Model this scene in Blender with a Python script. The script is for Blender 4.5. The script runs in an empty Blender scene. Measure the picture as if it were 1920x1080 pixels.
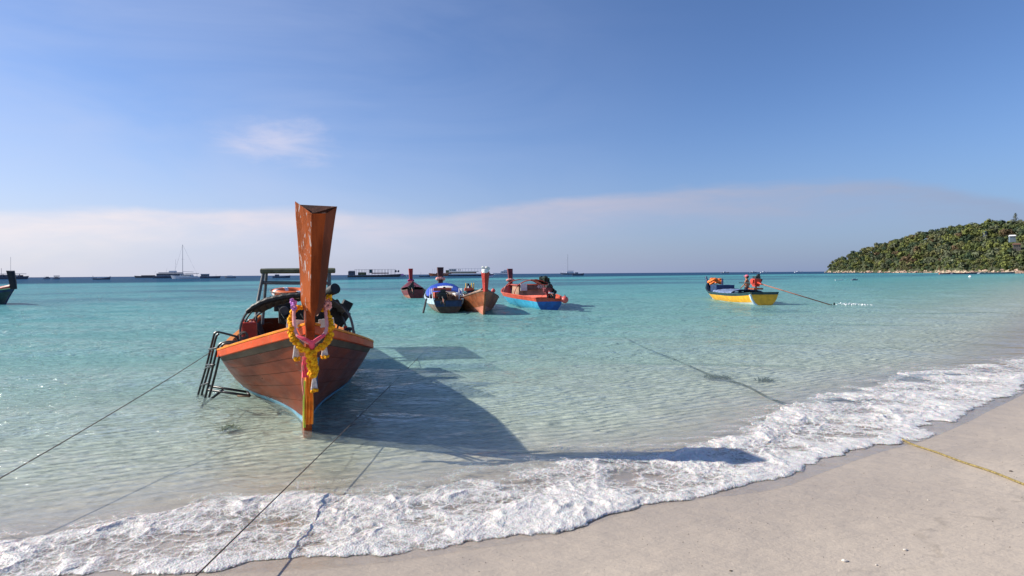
import bpy, bmesh, math, random
import numpy as np
from mathutils import Vector, Matrix

S = bpy.context.scene
COL = S.collection
rnd = random.Random(7)
R = math.radians

# ------------------------------------------------------------------ camera
F = 1067.0
HC = 1.70
PITCH = math.atan(26.7 / F)
ROLL = -0.0072
fw = Vector((0, math.cos(PITCH), -math.sin(PITCH)))
up0 = Vector((0, math.sin(PITCH), math.cos(PITCH)))
rt0 = Vector((1, 0, 0))
rt = (rt0 * math.cos(ROLL) + up0 * math.sin(ROLL)).normalized()
up = (up0 * math.cos(ROLL) - rt0 * math.sin(ROLL)).normalized()
CAM = Vector((0, 0, HC))
cd = bpy.data.cameras.new("camera")
cd.sensor_width = 36
cd.lens = 36 * F / 1920
cd.clip_start = 0.05
cd.clip_end = 60000
cam = bpy.data.objects.new("camera", cd)
COL.objects.link(cam)
cam.matrix_world = Matrix((
    (rt.x, up.x, -fw.x, CAM.x), (rt.y, up.y, -fw.y, CAM.y),
    (rt.z, up.z, -fw.z, CAM.z), (0, 0, 0, 1)))
S.camera = cam


def ray(px, py):
    return fw + rt * ((px - 960) / F) + up * ((540 - py) / F)


def W(px, py, z=0.0):
    d = ray(px, py)
    return CAM + d * ((z - HC) / d.z)


def P(px, py, d):
    r = ray(px, py)
    return CAM + r * (d / r.y)


# ------------------------------------------------------------------ light
SUN = Vector((-1.69, 0.22, 1.0)).normalized()
EL = math.asin(SUN.z)
AZ = math.atan2(SUN.x, SUN.y)
sl = bpy.data.lights.new("sun", 'SUN')
sl.energy = 5.0
sl.angle = R(0.53)
sl.color = (1.0, 0.935, 0.83)
so = bpy.data.objects.new("sun", sl)
so.rotation_euler = SUN.to_track_quat('Z', 'Y').to_euler()
COL.objects.link(so)

w = bpy.data.worlds.new("World")
S.world = w
w.use_nodes = True
nt = w.node_tree
N, L = nt.nodes, nt.links


def nd(nodes, t, **kw):
    n = nodes.new(t)
    for k, v in kw.items():
        setattr(n, k, v)
    return n


def mth(nt_, op, a, b=None, c=None, clamp=False):
    n = nt_.nodes.new('ShaderNodeMath')
    n.operation = op
    n.use_clamp = clamp
    for i, v in enumerate((a, b, c)):
        if v is None:
            continue
        if isinstance(v, (int, float)):
            n.inputs[i].default_value = v
        else:
            nt_.links.new(v, n.inputs[i])
    return n.outputs[0]


def mixc(nt_, fac, a, b, blend='MIX'):
    n = nt_.nodes.new('ShaderNodeMix')
    n.data_type = 'RGBA'
    n.blend_type = blend
    for i, v in ((0, fac), (6, a), (7, b)):
        if isinstance(v, (int, float)):
            n.inputs[i].default_value = v
        elif isinstance(v, tuple):
            n.inputs[i].default_value = v + (1,) if len(v) == 3 else v
        else:
            nt_.links.new(v, n.inputs[i])
    return n.outputs[2]


def ramp(nt_, fac, stops, interp='LINEAR'):
    n = nt_.nodes.new('ShaderNodeValToRGB')
    n.color_ramp.interpolation = interp
    e = n.color_ramp.elements
    while len(e) < len(stops):
        e.new(0.5)
    for i, (p, c) in enumerate(stops):
        e[i].position = p
        e[i].color = (c, c, c, 1) if isinstance(c, (int, float)) else tuple(c) + (1,)
    nt_.links.new(fac, n.inputs[0])
    return n.outputs[0]


def smooth(nt_, v, lo, hi):
    n = nt_.nodes.new('ShaderNodeMapRange')
    n.interpolation_type = 'SMOOTHSTEP'
    nt_.links.new(v, n.inputs[0])
    n.inputs[1].default_value = lo
    n.inputs[2].default_value = hi
    return n.outputs[0]


def noise(nt_, vec, scale, detail=3, rough=0.5, dist=0.0):
    n = nt_.nodes.new('ShaderNodeTexNoise')
    n.inputs['Scale'].default_value = scale
    n.inputs['Detail'].default_value = detail
    n.inputs['Roughness'].default_value = rough
    n.inputs['Distortion'].default_value = dist
    if vec is not None:
        nt_.links.new(vec, n.inputs['Vector'])
    return n.outputs['Fac']


def mapping(nt_, vec, scale=(1, 1, 1), rot=(0, 0, 0), loc=(0, 0, 0)):
    n = nt_.nodes.new('ShaderNodeMapping')
    n.inputs['Scale'].default_value = scale
    n.inputs['Rotation'].default_value = rot
    n.inputs['Location'].default_value = loc
    nt_.links.new(vec, n.inputs['Vector'])
    return n.outputs[0]


sky = nd(N, 'ShaderNodeTexSky', sky_type='NISHITA', sun_disc=False,
         sun_elevation=EL, sun_rotation=AZ)
sky.air_density = 1.0
sky.dust_density = 0.25
sky.ozone_density = 3.0
tc = N.new('ShaderNodeTexCoord').outputs['Generated']
sep = N.new('ShaderNodeSeparateXYZ')
L.new(tc, sep.inputs[0])
X_, Y_, Z_ = sep.outputs
# azimuth closeness to the sun, -1..1
dz = mth(nt, 'ADD', mth(nt, 'MULTIPLY', X_, -0.9915), mth(nt, 'MULTIPLY', Y_, 0.129))
d01 = mth(nt, 'MULTIPLY_ADD', dz, 0.5, 0.5)
SK = 0.108
def k(r, g, b):
    return (r / SK, g / SK, b / SK)
hazecol = ramp(nt, d01, [(0.0, (.16 / SK, .23 / SK, .41 / SK)), (0.215, (.20 / SK, .28 / SK, .47 / SK)),
                         (0.40, (.27 / SK, .33 / SK, .51 / SK)), (0.565, (.35 / SK, .39 / SK, .56 / SK)),
                         (0.75, (.54 / SK, .55 / SK, .67 / SK)), (0.9, (.72 / SK, .70 / SK, .74 / SK)),
                         (1.0, (.84 / SK, .78 / SK, .76 / SK))])
bluecol = mixc(nt, 1.0, sky.outputs[0], (0.83, 0.96, 1.24), 'MULTIPLY')
# thin haze towards the horizon
hz = mth(nt, 'POWER', mth(nt, 'SUBTRACT', 1.0, mth(nt, 'MULTIPLY', Z_, 3.2, clamp=True), clamp=True), 2.2)
c1 = mixc(nt, mth(nt, 'MULTIPLY', hz, 0.95), bluecol, hazecol)
# low cloud bank
nv = mapping(nt, tc, (3.2, 3.2, 13.0), loc=(4.3, 1.7, 0.6))
n1 = noise(nt, nv, 1.0, 6, 0.55)
edge = ramp(nt, d01, [(0.0, 0.03), (0.17, 0.05), (0.28, 0.132), (0.42, 0.146), (0.50, 0.128),
                      (0.62, 0.105), (0.80, 0.108), (0.88, 0.09), (1.0, 0.06)])
ez = mth(nt, 'ADD', mth(nt, 'SUBTRACT', edge, Z_), mth(nt, 'MULTIPLY', mth(nt, 'SUBTRACT', n1, 0.5), 0.055))
bank = smooth(nt, ez, -0.005, 0.013)
body = smooth(nt, ez, 0.10, 0.005)
n1b = noise(nt, mapping(nt, tc, (7.0, 7.0, 34.0), loc=(1.3, 0.7, 0.2)), 1.0, 6, 0.6, 0.3)
bank = mth(nt, 'MULTIPLY', bank, mth(nt, 'MULTIPLY', mth(nt, 'MULTIPLY_ADD', body, 0.88, 0.04), mth(nt, 'MULTIPLY_ADD', smooth(nt, n1b, 0.3, 0.7), 0.5, 0.55)))
cloudcol = mixc(nt, 1.0, hazecol, (1.50, 1.34, 1.16), 'MULTIPLY')
c2 = mixc(nt, bank, c1, cloudcol)
# one small thin puff
pv = nd(N, 'ShaderNodeVectorMath', operation='SUBTRACT')
L.new(tc, pv.inputs[0])
pd = ray(520, 268).normalized()
pv.inputs[1].default_value = pd
ps = mapping(nt, pv.outputs[0], (11.0, 9.0, 30.0))
ln = nd(N, 'ShaderNodeVectorMath', operation='LENGTH')
L.new(ps, ln.inputs[0])
n2 = noise(nt, mapping(nt, tc, (9, 9, 26)), 1.0, 6, 0.6, 0.6)
puff = smooth(nt, mth(nt, 'ADD', ln.outputs['Value'], mth(nt, 'MULTIPLY', mth(nt, 'SUBTRACT', n2, .5), 2.2)), 1.25, 0.0)
c3 = mixc(nt, mth(nt, 'MULTIPLY', puff, 0.80), c2, k(.68, .67, .82))
# very faint high veil on the left
n3 = noise(nt, mapping(nt, tc, (1.6, 1.6, 5.0), rot=(0.2, 0.35, 0)), 1.2, 5, 0.55, 0.8)
veil = mth(nt, 'MULTIPLY', smooth(nt, n3, 0.15, 0.80), smooth(nt, d01, 0.35, 0.92))
c4 = mixc(nt, mth(nt, 'MULTIPLY', veil, 0.50), c3, k(.55, .62, .83))
bg = N['Background']
L.new(c4, bg.inputs[0])
bg.inputs[1].default_value = SK * 0.73

vs = S.view_settings
vs.view_transform = 'Standard'
vs.look = 'None'
vs.exposure = 0.52
vs.gamma = 1.0
vs.use_curve_mapping = False
S.cycles.use_denoising = True
S.cycles.max_bounces = 8
S.cycles.diffuse_bounces = 3
S.cycles.glossy_bounces = 4
S.cycles.transparent_max_bounces = 12
S.cycles.sample_clamp_indirect = 6.0

# ------------------------------------------------------------------ materials
MATS = {}


def mat(name, col, rough=0.6, var=0.18, scale=4.0, bump=0.15, metal=0.0, col2=None,
        fleck=None, fleck_amt=0.5, fleck_scale=14.0, stretch=(1, 1, 1), bscale=None, spec=0.4):
    """procedural paint / wood / metal: colour mottling, worn flecks, fine relief"""
    if name in MATS:
        return MATS[name]
    m = bpy.data.materials.new(name)
    m.use_nodes = True
    t = m.node_tree
    b = t.nodes['Principled BSDF']
    co = t.nodes.new('ShaderNodeTexCoord').outputs['Object']
    v = mapping(t, co, stretch)
    n = noise(t, v, scale, 5, 0.6)
    lo = tuple(c * (1 - var) for c in col)
    hi = tuple(min(1, c * (1 + var)) for c in (col2 or col))
    c = mixc(t, smooth(t, n, 0.36, 0.64), lo, hi)
    rr = noise(t, v, scale * 2.3, 3)
    if fleck:
        f1 = noise(t, v, fleck_scale, 6, 0.72, 0.3)
        th = 0.66 - 0.16 * fleck_amt
        c = mixc(t, smooth(t, f1, th, th + 0.05), c, fleck)
    t.links.new(c, b.inputs['Base Color'])
    r_ = mth(t, 'MULTIPLY_ADD', rr, 0.3, rough - 0.15, clamp=True)
    t.links.new(r_, b.inputs['Roughness'])
    b.inputs['Metallic'].default_value = metal
    b.inputs['Specular IOR Level'].default_value = spec
    if bump:
        bn = t.nodes.new('ShaderNodeBump')
        bn.inputs['Strength'].default_value = bump
        bn.inputs['Distance'].default_value = 0.02
        t.links.new(noise(t, v, bscale or scale * 6, 5, 0.65), bn.inputs['Height'])
        t.links.new(bn.outputs[0], b.inputs['Normal'])
    MATS[name] = m
    return m


# ------------------------------------------------------------------ mesh helpers
class MB:
    def __init__(self):
        self.v, self.f = [], []

    def add(self, vs_, fs):
        o = len(self.v)
        self.v += [tuple(p) for p in vs_]
        self.f += [tuple(i + o for i in f) for f in fs]
        return self

    def box(self, c, s, rot=None, taper=1.0, chamfer=0.0):
        x, y, z = (a / 2 for a in s)
        pts = []
        for dz_ in (-1, 1):
            kx = taper if dz_ > 0 else 1
            for dx, dy in ((-1, -1), (1, -1), (1, 1), (-1, 1)):
                pts.append(Vector((dx * x * kx, dy * y * kx, dz_ * z)))
        if rot:
            m = rot if isinstance(rot, Matrix) else Matrix.Rotation(rot, 3, 'Z')
            pts = [m @ p for p in pts]
        c = Vector(c)
        pts = [p + c for p in pts]
        return self.add(pts, [(0, 3, 2, 1), (4, 5, 6, 7), (0, 1, 5, 4), (1, 2, 6, 5), (2, 3, 7, 6), (3, 0, 4, 7)])

    def tube(self, pts, r, n=8, cap=True, ry=None):
        pts = [Vector(p) for p in pts]
        rs = r if isinstance(r, (list, tuple)) else [r] * len(pts)
        vs_, fs = [], []
        prev = None
        for i, p in enumerate(pts):
            a = pts[max(0, i - 1)]
            b = pts[min(len(pts) - 1, i + 1)]
            t = (b - a)
            if t.length < 1e-9:
                t = Vector((0, 0, 1))
            t.normalize()
            if prev is None:
                ref = Vector((0, 0, 1)) if abs(t.z) < 0.9 else Vector((1, 0, 0))
                u = t.cross(ref).normalized()
            else:
                u = (prev - t * prev.dot(t))
                u = u.normalized() if u.length > 1e-6 else t.orthogonal().normalized()
            prev = u
            v = t.cross(u)
            for j in range(n):
                an = 2 * math.pi * (j + .5) / n
                vs_.append(p + u * (math.cos(an) * rs[i]) + v * (math.sin(an) * rs[i] * (ry or 1)))
        m = len(pts)
        for i in range(m - 1):
            for j in range(n):
                j2 = (j + 1) % n
                fs.append((i * n + j, i * n + j2, (i + 1) * n + j2, (i + 1) * n + j))
        if cap:
            fs.append(tuple(range(n - 1, -1, -1)))
            fs.append(tuple((m - 1) * n + j for j in range(n)))
        return self.add(vs_, fs)

    def ball(self, c, r, seg=10, rings=6, jit=0.0, rot=None):
        if isinstance(r, (int, float)):
            r = (r, r, r)
        c = Vector(c)
        vs_, fs = [], []
        for i in range(rings + 1):
            th = math.pi * i / rings
            for j in range(seg):
                ph = 2 * math.pi * j / seg
                q = 1 + (rnd.random() - .5) * jit
                v = Vector((math.sin(th) * math.cos(ph) * r[0] * q, math.sin(th) * math.sin(ph) * r[1] * q,
                            math.cos(th) * r[2] * q))
                if rot:
                    v = rot @ v
                vs_.append(c + v)
        for i in range(rings):
            for j in range(seg):
                j2 = (j + 1) % seg
                fs.append((i * seg + j, (i + 1) * seg + j, (i + 1) * seg + j2, i * seg + j2))
        return self.add(vs_, fs)

    def torus(self, c, R_, r, n=32, m=10, rot=None):
        c = Vector(c)
        vs_, fs = [], []
        for i in range(n):
            a = 2 * math.pi * i / n
            for j in range(m):
                b = 2 * math.pi * j / m
                v = Vector(((R_ + r * math.cos(b)) * math.cos(a), (R_ + r * math.cos(b)) * math.sin(a), r * math.sin(b)))
                if rot:
                    v = rot @ v
                vs_.append(c + v)
        for i in range(n):
            for j in range(m):
                fs.append((i * m + j, ((i + 1) % n) * m + j, ((i + 1) % n) * m + (j + 1) % m, i * m + (j + 1) % m))
        return self.add(vs_, fs)

    def slab(self, A, B):
        """closed slab between two equal grids (lists of rows)"""
        nr, nc = len(A), len(A[0])
        o = nr * nc
        vs_ = [p for row in A for p in row] + [p for row in B for p in row]
        fs = []
        for i in range(nr - 1):
            for j in range(nc - 1):
                a, b, c, d = i * nc + j, i * nc + j + 1, (i + 1) * nc + j + 1, (i + 1) * nc + j
                fs.append((a, b, c, d))
                fs.append((o + d, o + c, o + b, o + a))
        def side(seq):
            for a, b in zip(seq[:-1], seq[1:]):
                fs.append((b, a, o + a, o + b))
        side([i for i in range(nc)])
        side([(nr - 1) * nc + i for i in range(nc)][::-1])
        side([i * nc for i in range(nr)][::-1])
        side([i * nc + nc - 1 for i in range(nr)])
        return self.add(vs_, fs)

    def build(self, name, m, parent=None, smooth_=False, bevel=0.0):
        me = bpy.data.meshes.new(name)
        me.from_pydata(self.v, [], self.f)
        bm = bmesh.new()
        bm.from_mesh(me)
        bmesh.ops.recalc_face_normals(bm, faces=bm.faces)
        if smooth_:
            for e_ in bm.edges:
                if len(e_.link_faces) == 2 and e_.calc_face_angle(0) > 0.75:
                    e_.smooth = False
        bm.to_mesh(me)
        bm.free()
        if m:
            me.materials.append(m)
        if smooth_:
            me.polygons.foreach_set('use_smooth', [True] * len(me.polygons))
        o = bpy.data.objects.new(name, me)
        COL.objects.link(o)
        if parent:
            o.parent = parent
        if bevel:
            b = o.modifiers.new('bevel', 'BEVEL')
            b.width = bevel
            b.segments = 2
            b.limit_method = 'ANGLE'
        return o


def empty(name, loc, rz=0.0, label=None, cat=None, group=None):
    o = bpy.data.objects.new(name, None)
    COL.objects.link(o)
    o.location = loc
    o.rotation_euler = (0, 0, rz)
    o.empty_display_size = 0.2
    return tag(o, label, cat, group)


def tag(o, label=None, cat=None, group=None, kind=None):
    if label:
        o['label'] = label
    if cat:
        o['category'] = cat
    if group:
        o['group'] = group
    if kind:
        o['kind'] = kind
    return o


def lerp(a, b, t):
    return a + (b - a) * t


def sst(x, a, b):
    t = max(0.0, min(1.0, (x - a) / (b - a)))
    return t * t * (3 - 2 * t)


# ------------------------------------------------------------------ numpy noise
def _h(ix, iy, seed):
    n = (ix.astype(np.int64) * 374761393 + iy.astype(np.int64) * 668265263 + seed * 974634777) & 0xFFFFFFFF
    n = ((n ^ (n >> 13)) * 1274126177) & 0xFFFFFFFF
    return ((n ^ (n >> 16)) & 0xFFFF) / 65535.0


def vn(x, y, seed=0):
    ix, iy = np.floor(x), np.floor(y)
    fx, fy = x - ix, y - iy
    fx = fx * fx * fx * (fx * (fx * 6 - 15) + 10)
    fy = fy * fy * fy * (fy * (fy * 6 - 15) + 10)
    a, b = _h(ix, iy, seed), _h(ix + 1, iy, seed)
    c, d = _h(ix, iy + 1, seed), _h(ix + 1, iy + 1, seed)
    return (a * (1 - fx) + b * fx) * (1 - fy) + (c * (1 - fx) + d * fx) * fy


def fbm(x, y, o=4, seed=0, g=0.5):
    s, a, t = 0, 1.0, 0
    ca, sa = math.cos(0.6), math.sin(0.6)
    for i in range(o):
        s = s + a * vn(x, y, seed + i * 17)
        t += a
        a *= g
        x, y = (x * ca - y * sa) * 2.03 + 5.1, (x * sa + y * ca) * 2.03 + 1.7
    return s / t


# ------------------------------------------------------------------ shoreline
def w2(px, py):
    p = W(px, py, 0.0)
    return (p.x, p.y)


FRONT_PX = [(0, 1112), (150, 1088), (420, 1074), (560, 1070), (700, 1058), (850, 1035), (950, 1020), (1080, 1000),
            (1180, 955), (1300, 938), (1450, 920), (1560, 877), (1640, 848), (1720, 828), (1800, 793), (1860, 763),
            (1920, 735)]
BACK_PX = [(0, 1020), (200, 985), (400, 938), (560, 925), (620, 940), (760, 925), (880, 900), (1000, 868), (1150, 862),
           (1300, 842), (1420, 800), (1500, 750), (1600, 730), (1700, 702), (1800, 688), (1920, 672)]
front = [(-9, 1.2), (-5.0, 2.35)] + [w2(*p) for p in FRONT_PX] + [(11.5, 12.0), (20, 19.5)]
back = [(-9, 1.9), (-5.2, 3.1)] + [w2(*p) for p in BACK_PX] + [(13.5, 14.6), (21, 22)]


def resample(pl, n):
    pl = np.array(pl)
    d = np.concatenate([[0], np.cumsum(np.hypot(*(np.diff(pl, axis=0).T)))])
    t = np.linspace(0, d[-1], n)
    x = np.interp(t, d, pl[:, 0])
    y = np.interp(t, d, pl[:, 1])
    kk = max(1, n // 120)
    ker = np.ones(2 * kk + 1) / (2 * kk + 1)
    xs = np.convolve(np.pad(x, kk, 'edge'), ker, 'valid')
    ys = np.convolve(np.pad(y, kk, 'edge'), ker, 'valid')
    return np.stack([xs, ys], 1)


def param(pl, xs):
    pl = np.array(pl)
    return np.interp(xs, pl[:, 0], pl[:, 1])


mid = [(-400, -160), (-60, -22), (-25, -6.5)]
for x in np.concatenate([np.linspace(-9, 10, 26), [14, 20]]):
    mid.append((x, 0.5 * (param(front, [x])[0] + param(back, [x])[0])))
mid += [(45, 44), (90, 88), (150, 140), (260, 225), (420, 300), (900, 420)]
MID = np.array(mid)


def shore_sd(x, y):
    """signed distance to the shoreline, positive out at sea"""
    best = np.full(x.shape, 1e18)
    sgn = np.ones(x.shape)
    for a, b in zip(MID[:-1], MID[1:]):
        ab = b - a
        l2 = (ab ** 2).sum()
        t = np.clip(((x - a[0]) * ab[0] + (y - a[1]) * ab[1]) / l2, 0, 1)
        dx, dy = x - (a[0] + t * ab[0]), y - (a[1] + t * ab[1])
        d2 = dx * dx + dy * dy
        cr = ab[0] * (y - a[1]) - ab[1] * (x - a[0])
        m = d2 < best
        best = np.where(m, d2, best)
        sgn = np.where(m, np.where(cr >= 0, 1.0, -1.0), sgn)
    return np.sqrt(best) * sgn


def ground_z(x, y, sd=None):
    x, y = np.asarray(x, float), np.asarray(y, float)
    if sd is None:
        sd = shore_sd(x, y)
    off = np.maximum(sd, 0)
    on = np.maximum(-sd, 0)
    z = -0.85 * (1 - np.exp(-off * 0.062)) - np.clip((off - 40) * 0.01, 0, 5)
    z = z + 0.045 * np.minimum(on, 6) + 0.02 * np.clip(on - 6, 0, 40) + 0.004 * np.clip(on - 46, 0, 800)
    near = np.exp(-np.hypot(x, y) / 25)
    z = z + near * (0.03 * (fbm(x * 0.7, y * 0.7, 3, 5) - .5) * np.clip(np.abs(sd) / 2, 0, 1)
                    + 0.004 * (fbm(x * 5, y * 5, 3, 9) - .5))
    return z


def ghit(px, py):
    r = ray(px, py)
    t = 1.0
    for _ in range(60):
        z = float(ground_z([CAM.x + r.x * t], [CAM.y + r.y * t])[0])
        t = t + ((CAM.z + r.z * t) - z) / (-r.z) * 0.8
    p = CAM + r * t
    return p


def gridmesh(name, X, Y, Z, m, attrs=None, parent=None):
    nr, nc = X.shape
    co = np.stack([X.ravel(), Y.ravel(), Z.ravel()], 1).astype(np.float32)
    i = np.arange(nr - 1)[:, None] * nc + np.arange(nc - 1)[None, :]
    q = np.stack([i, i + 1, i + nc + 1, i + nc], -1).reshape(-1, 4)
    a_, b_, c_ = co[q[len(q) // 2, 0]], co[q[len(q) // 2, 1]], co[q[len(q) // 2, 2]]
    if np.cross(b_ - a_, c_ - a_)[2] < 0:
        q = q[:, ::-1].copy()
    me = bpy.data.meshes.new(name)
    me.vertices.add(len(co))
    me.vertices.foreach_set('co', co.ravel())
    me.loops.add(q.size)
    me.loops.foreach_set('vertex_index', q.ravel().astype(np.int32))
    me.polygons.add(len(q))
    me.polygons.foreach_set('loop_start', (np.arange(len(q)) * 4).astype(np.int32))
    me.polygons.foreach_set('loop_total', np.full(len(q), 4, np.int32))
    me.polygons.foreach_set('use_smooth', np.ones(len(q), bool))
    me.update(calc_edges=True)
    for kx, a in (attrs or {}).items():
        at = me.attributes.new(kx, 'FLOAT', 'POINT')
        at.data.foreach_set('value', a.ravel().astype(np.float32))
    me.materials.append(m)
    o = bpy.data.objects.new(name, me)
    COL.objects.link(o)
    if parent:
        o.parent = parent
    return o


def schlick(t, normal):
    """reflectance of a water surface, the same from above and from below"""
    lw = t.nodes.new('ShaderNodeLayerWeight')
    lw.inputs['Blend'].default_value = 0.5
    t.links.new(normal, lw.inputs['Normal'])
    return mth(t, 'MULTIPLY_ADD', mth(t, 'POWER', lw.outputs['Facing'], 5.0), 0.95, 0.02, clamp=True)


def attr(t, name):
    n = t.nodes.new('ShaderNodeAttribute')
    n.attribute_name = name
    return n.outputs['Fac']


# ------------------------------------------------------------------ sand
def sand_material():
    m = bpy.data.materials.new('sand')
    m.use_nodes = True
    t = m.node_tree
    b = t.nodes['Principled BSDF']
    g = t.nodes.new('ShaderNodeNewGeometry').outputs['Position']
    sd = attr(t, 'shore')
    v2 = mapping(t, g, (1, 1, 0.2))
    n1 = noise(t, v2, 0.45, 4, 0.55)
    n2 = noise(t, v2, 60, 3, 0.7)
    n3 = noise(t, v2, 260, 2, 0.6)
    c = mixc(t, smooth(t, n1, 0.35, 0.65), (0.470, 0.398, 0.322), (0.530, 0.450, 0.360))
    c = mixc(t, mth(t, 'MULTIPLY', smooth(t, n2, 0.5, 0.75), 0.22), c, (0.33, 0.28, 0.24))
    c = mixc(t, mth(t, 'MULTIPLY', smooth(t, n3, 0.62, 0.78), 0.55), c, (0.20, 0.17, 0.15))
    c = mixc(t, mth(t, 'MULTIPLY', smooth(t, noise(t, v2, 95, 2, 0.6), 0.70, 0.78), 0.6), c, (0.75, 0.70, 0.64))
    # wet strip the last waves left: darker, smoother
    wn = noise(t, v2, 1.1, 3, 0.5, 0.3)
    wet = smooth(t, mth(t, 'ADD', sd, mth(t, 'MULTIPLY', wn, 1.6)), -1.6, 0.5)
    c = mixc(t, mth(t, 'MULTIPLY', wet, 0.45), c, (0.30, 0.245, 0.195))
    # faint line left by an earlier, higher wave
    ln1 = mth(t, 'ABSOLUTE', mth(t, 'ADD', sd, mth(t, 'ADD', 1.15, mth(t, 'MULTIPLY', noise(t, v2, 0.9, 4, 0.55), 1.3))))
    mark = mth(t, 'MULTIPLY', smooth(t, ln1, 0.035, 0.0), smooth(t, noise(t, v2, 6.0, 3, 0.6), 0.40, 0.62))
    c = mixc(t, mth(t, 'MULTIPLY', mark, 0.40), c, (0.24, 0.20, 0.16))
    # paler sand tone under the clear water, standing in for caustic brightness
    c = mixc(t, smooth(t, sd, 0.3, 2.6), c, mixc(t, smooth(t, noise(t, v2, 0.8, 4, 0.6), .35, .65), (0.63, 0.62, 0.53), (0.73, 0.715, 0.62)))
    # darker weed ground far out under the sea
    gd = smooth(t, noise(t, mapping(t, g, (0.035, 0.06, 0.1)), 1.0, 4, 0.6), 0.52, 0.62)
    far_ = mth(t, 'MULTIPLY', gd, smooth(t, sd, 10, 26))
    c = mixc(t, mth(t, 'MULTIPLY', far_, 0.7), c, (0.08, 0.11, 0.09))
    t.links.new(c, b.inputs['Base Color'])
    t.links.new(mth(t, 'MULTIPLY_ADD', wet, -0.42, 0.85), b.inputs['Roughness'])
    b.inputs['Specular IOR Level'].default_value = 0.35
    # relief: grain, ripples under water
    rip = t.nodes.new('ShaderNodeTexWave')
    rip.inputs['Scale'].default_value = 2.2
    rip.inputs['Distortion'].default_value = 7.0
    rip.inputs['Detail'].default_value = 3.0
    rip.inputs['Detail Scale'].default_value = 1.6
    t.links.new(mapping(t, g, (0.5, 1, 1), rot=(0, 0, 0.9)), rip.inputs['Vector'])
    c_old = None
    b1 = t.nodes.new('ShaderNodeBump')
    b1.inputs['Distance'].default_value = 0.07
    t.links.new(mth(t, 'MULTIPLY', smooth(t, sd, 0.2, 2.0), 0.55), b1.inputs['Strength'])
    t.links.new(rip.outputs['Fac'], b1.inputs['Height'])
    b2 = t.nodes.new('ShaderNodeBump')
    b2.inputs['Distance'].default_value = 0.004
    b2.inputs['Strength'].default_value = 0.7
    hh = mth(t, 'ADD', n2, mth(t, 'MULTIPLY', n3, 0.5))
    t.links.new(hh, b2.inputs['Height'])
    t.links.new(b1.outputs[0], b2.inputs['Normal'])
    b3 = t.nodes.new('ShaderNodeBump')
    b3.inputs['Distance'].default_value = 0.03
    b3.inputs['Strength'].default_value = 0.8
    t.links.new(noise(t, mapping(t, g, (1, 2.4, 1), rot=(0, 0, 0.5)), 3.0, 4, 0.6), b3.inputs['Height'])
    t.links.new(b2.outputs[0], b3.inputs['Normal'])
    t.links.new(b3.outputs[0], b.inputs['Normal'])
    return m


def radii(r0, kq, krel, rmax):
    r = [r0]
    while r[-1] < rmax:
        r.append(r[-1] + min(kq * r[-1] ** 2, krel * r[-1]))
    return np.array(r)


# ground: one sheet all round the camera
rg = radii(0.6, 0.012, 0.03, 16000)
ag = np.linspace(-math.pi, math.pi, 721)
A_, R_ = np.meshgrid(ag, rg)
GX, GY = np.sin(A_) * R_, np.cos(A_) * R_
sdg = shore_sd(GX, GY)
GZ = ground_z(GX, GY, sdg)
ground = gridmesh('sand_ground', GX, GY, GZ, sand_material(), {'shore': sdg})
tag(ground, 'pale wet sand beach running down under the clear water', kind='structure')


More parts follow.
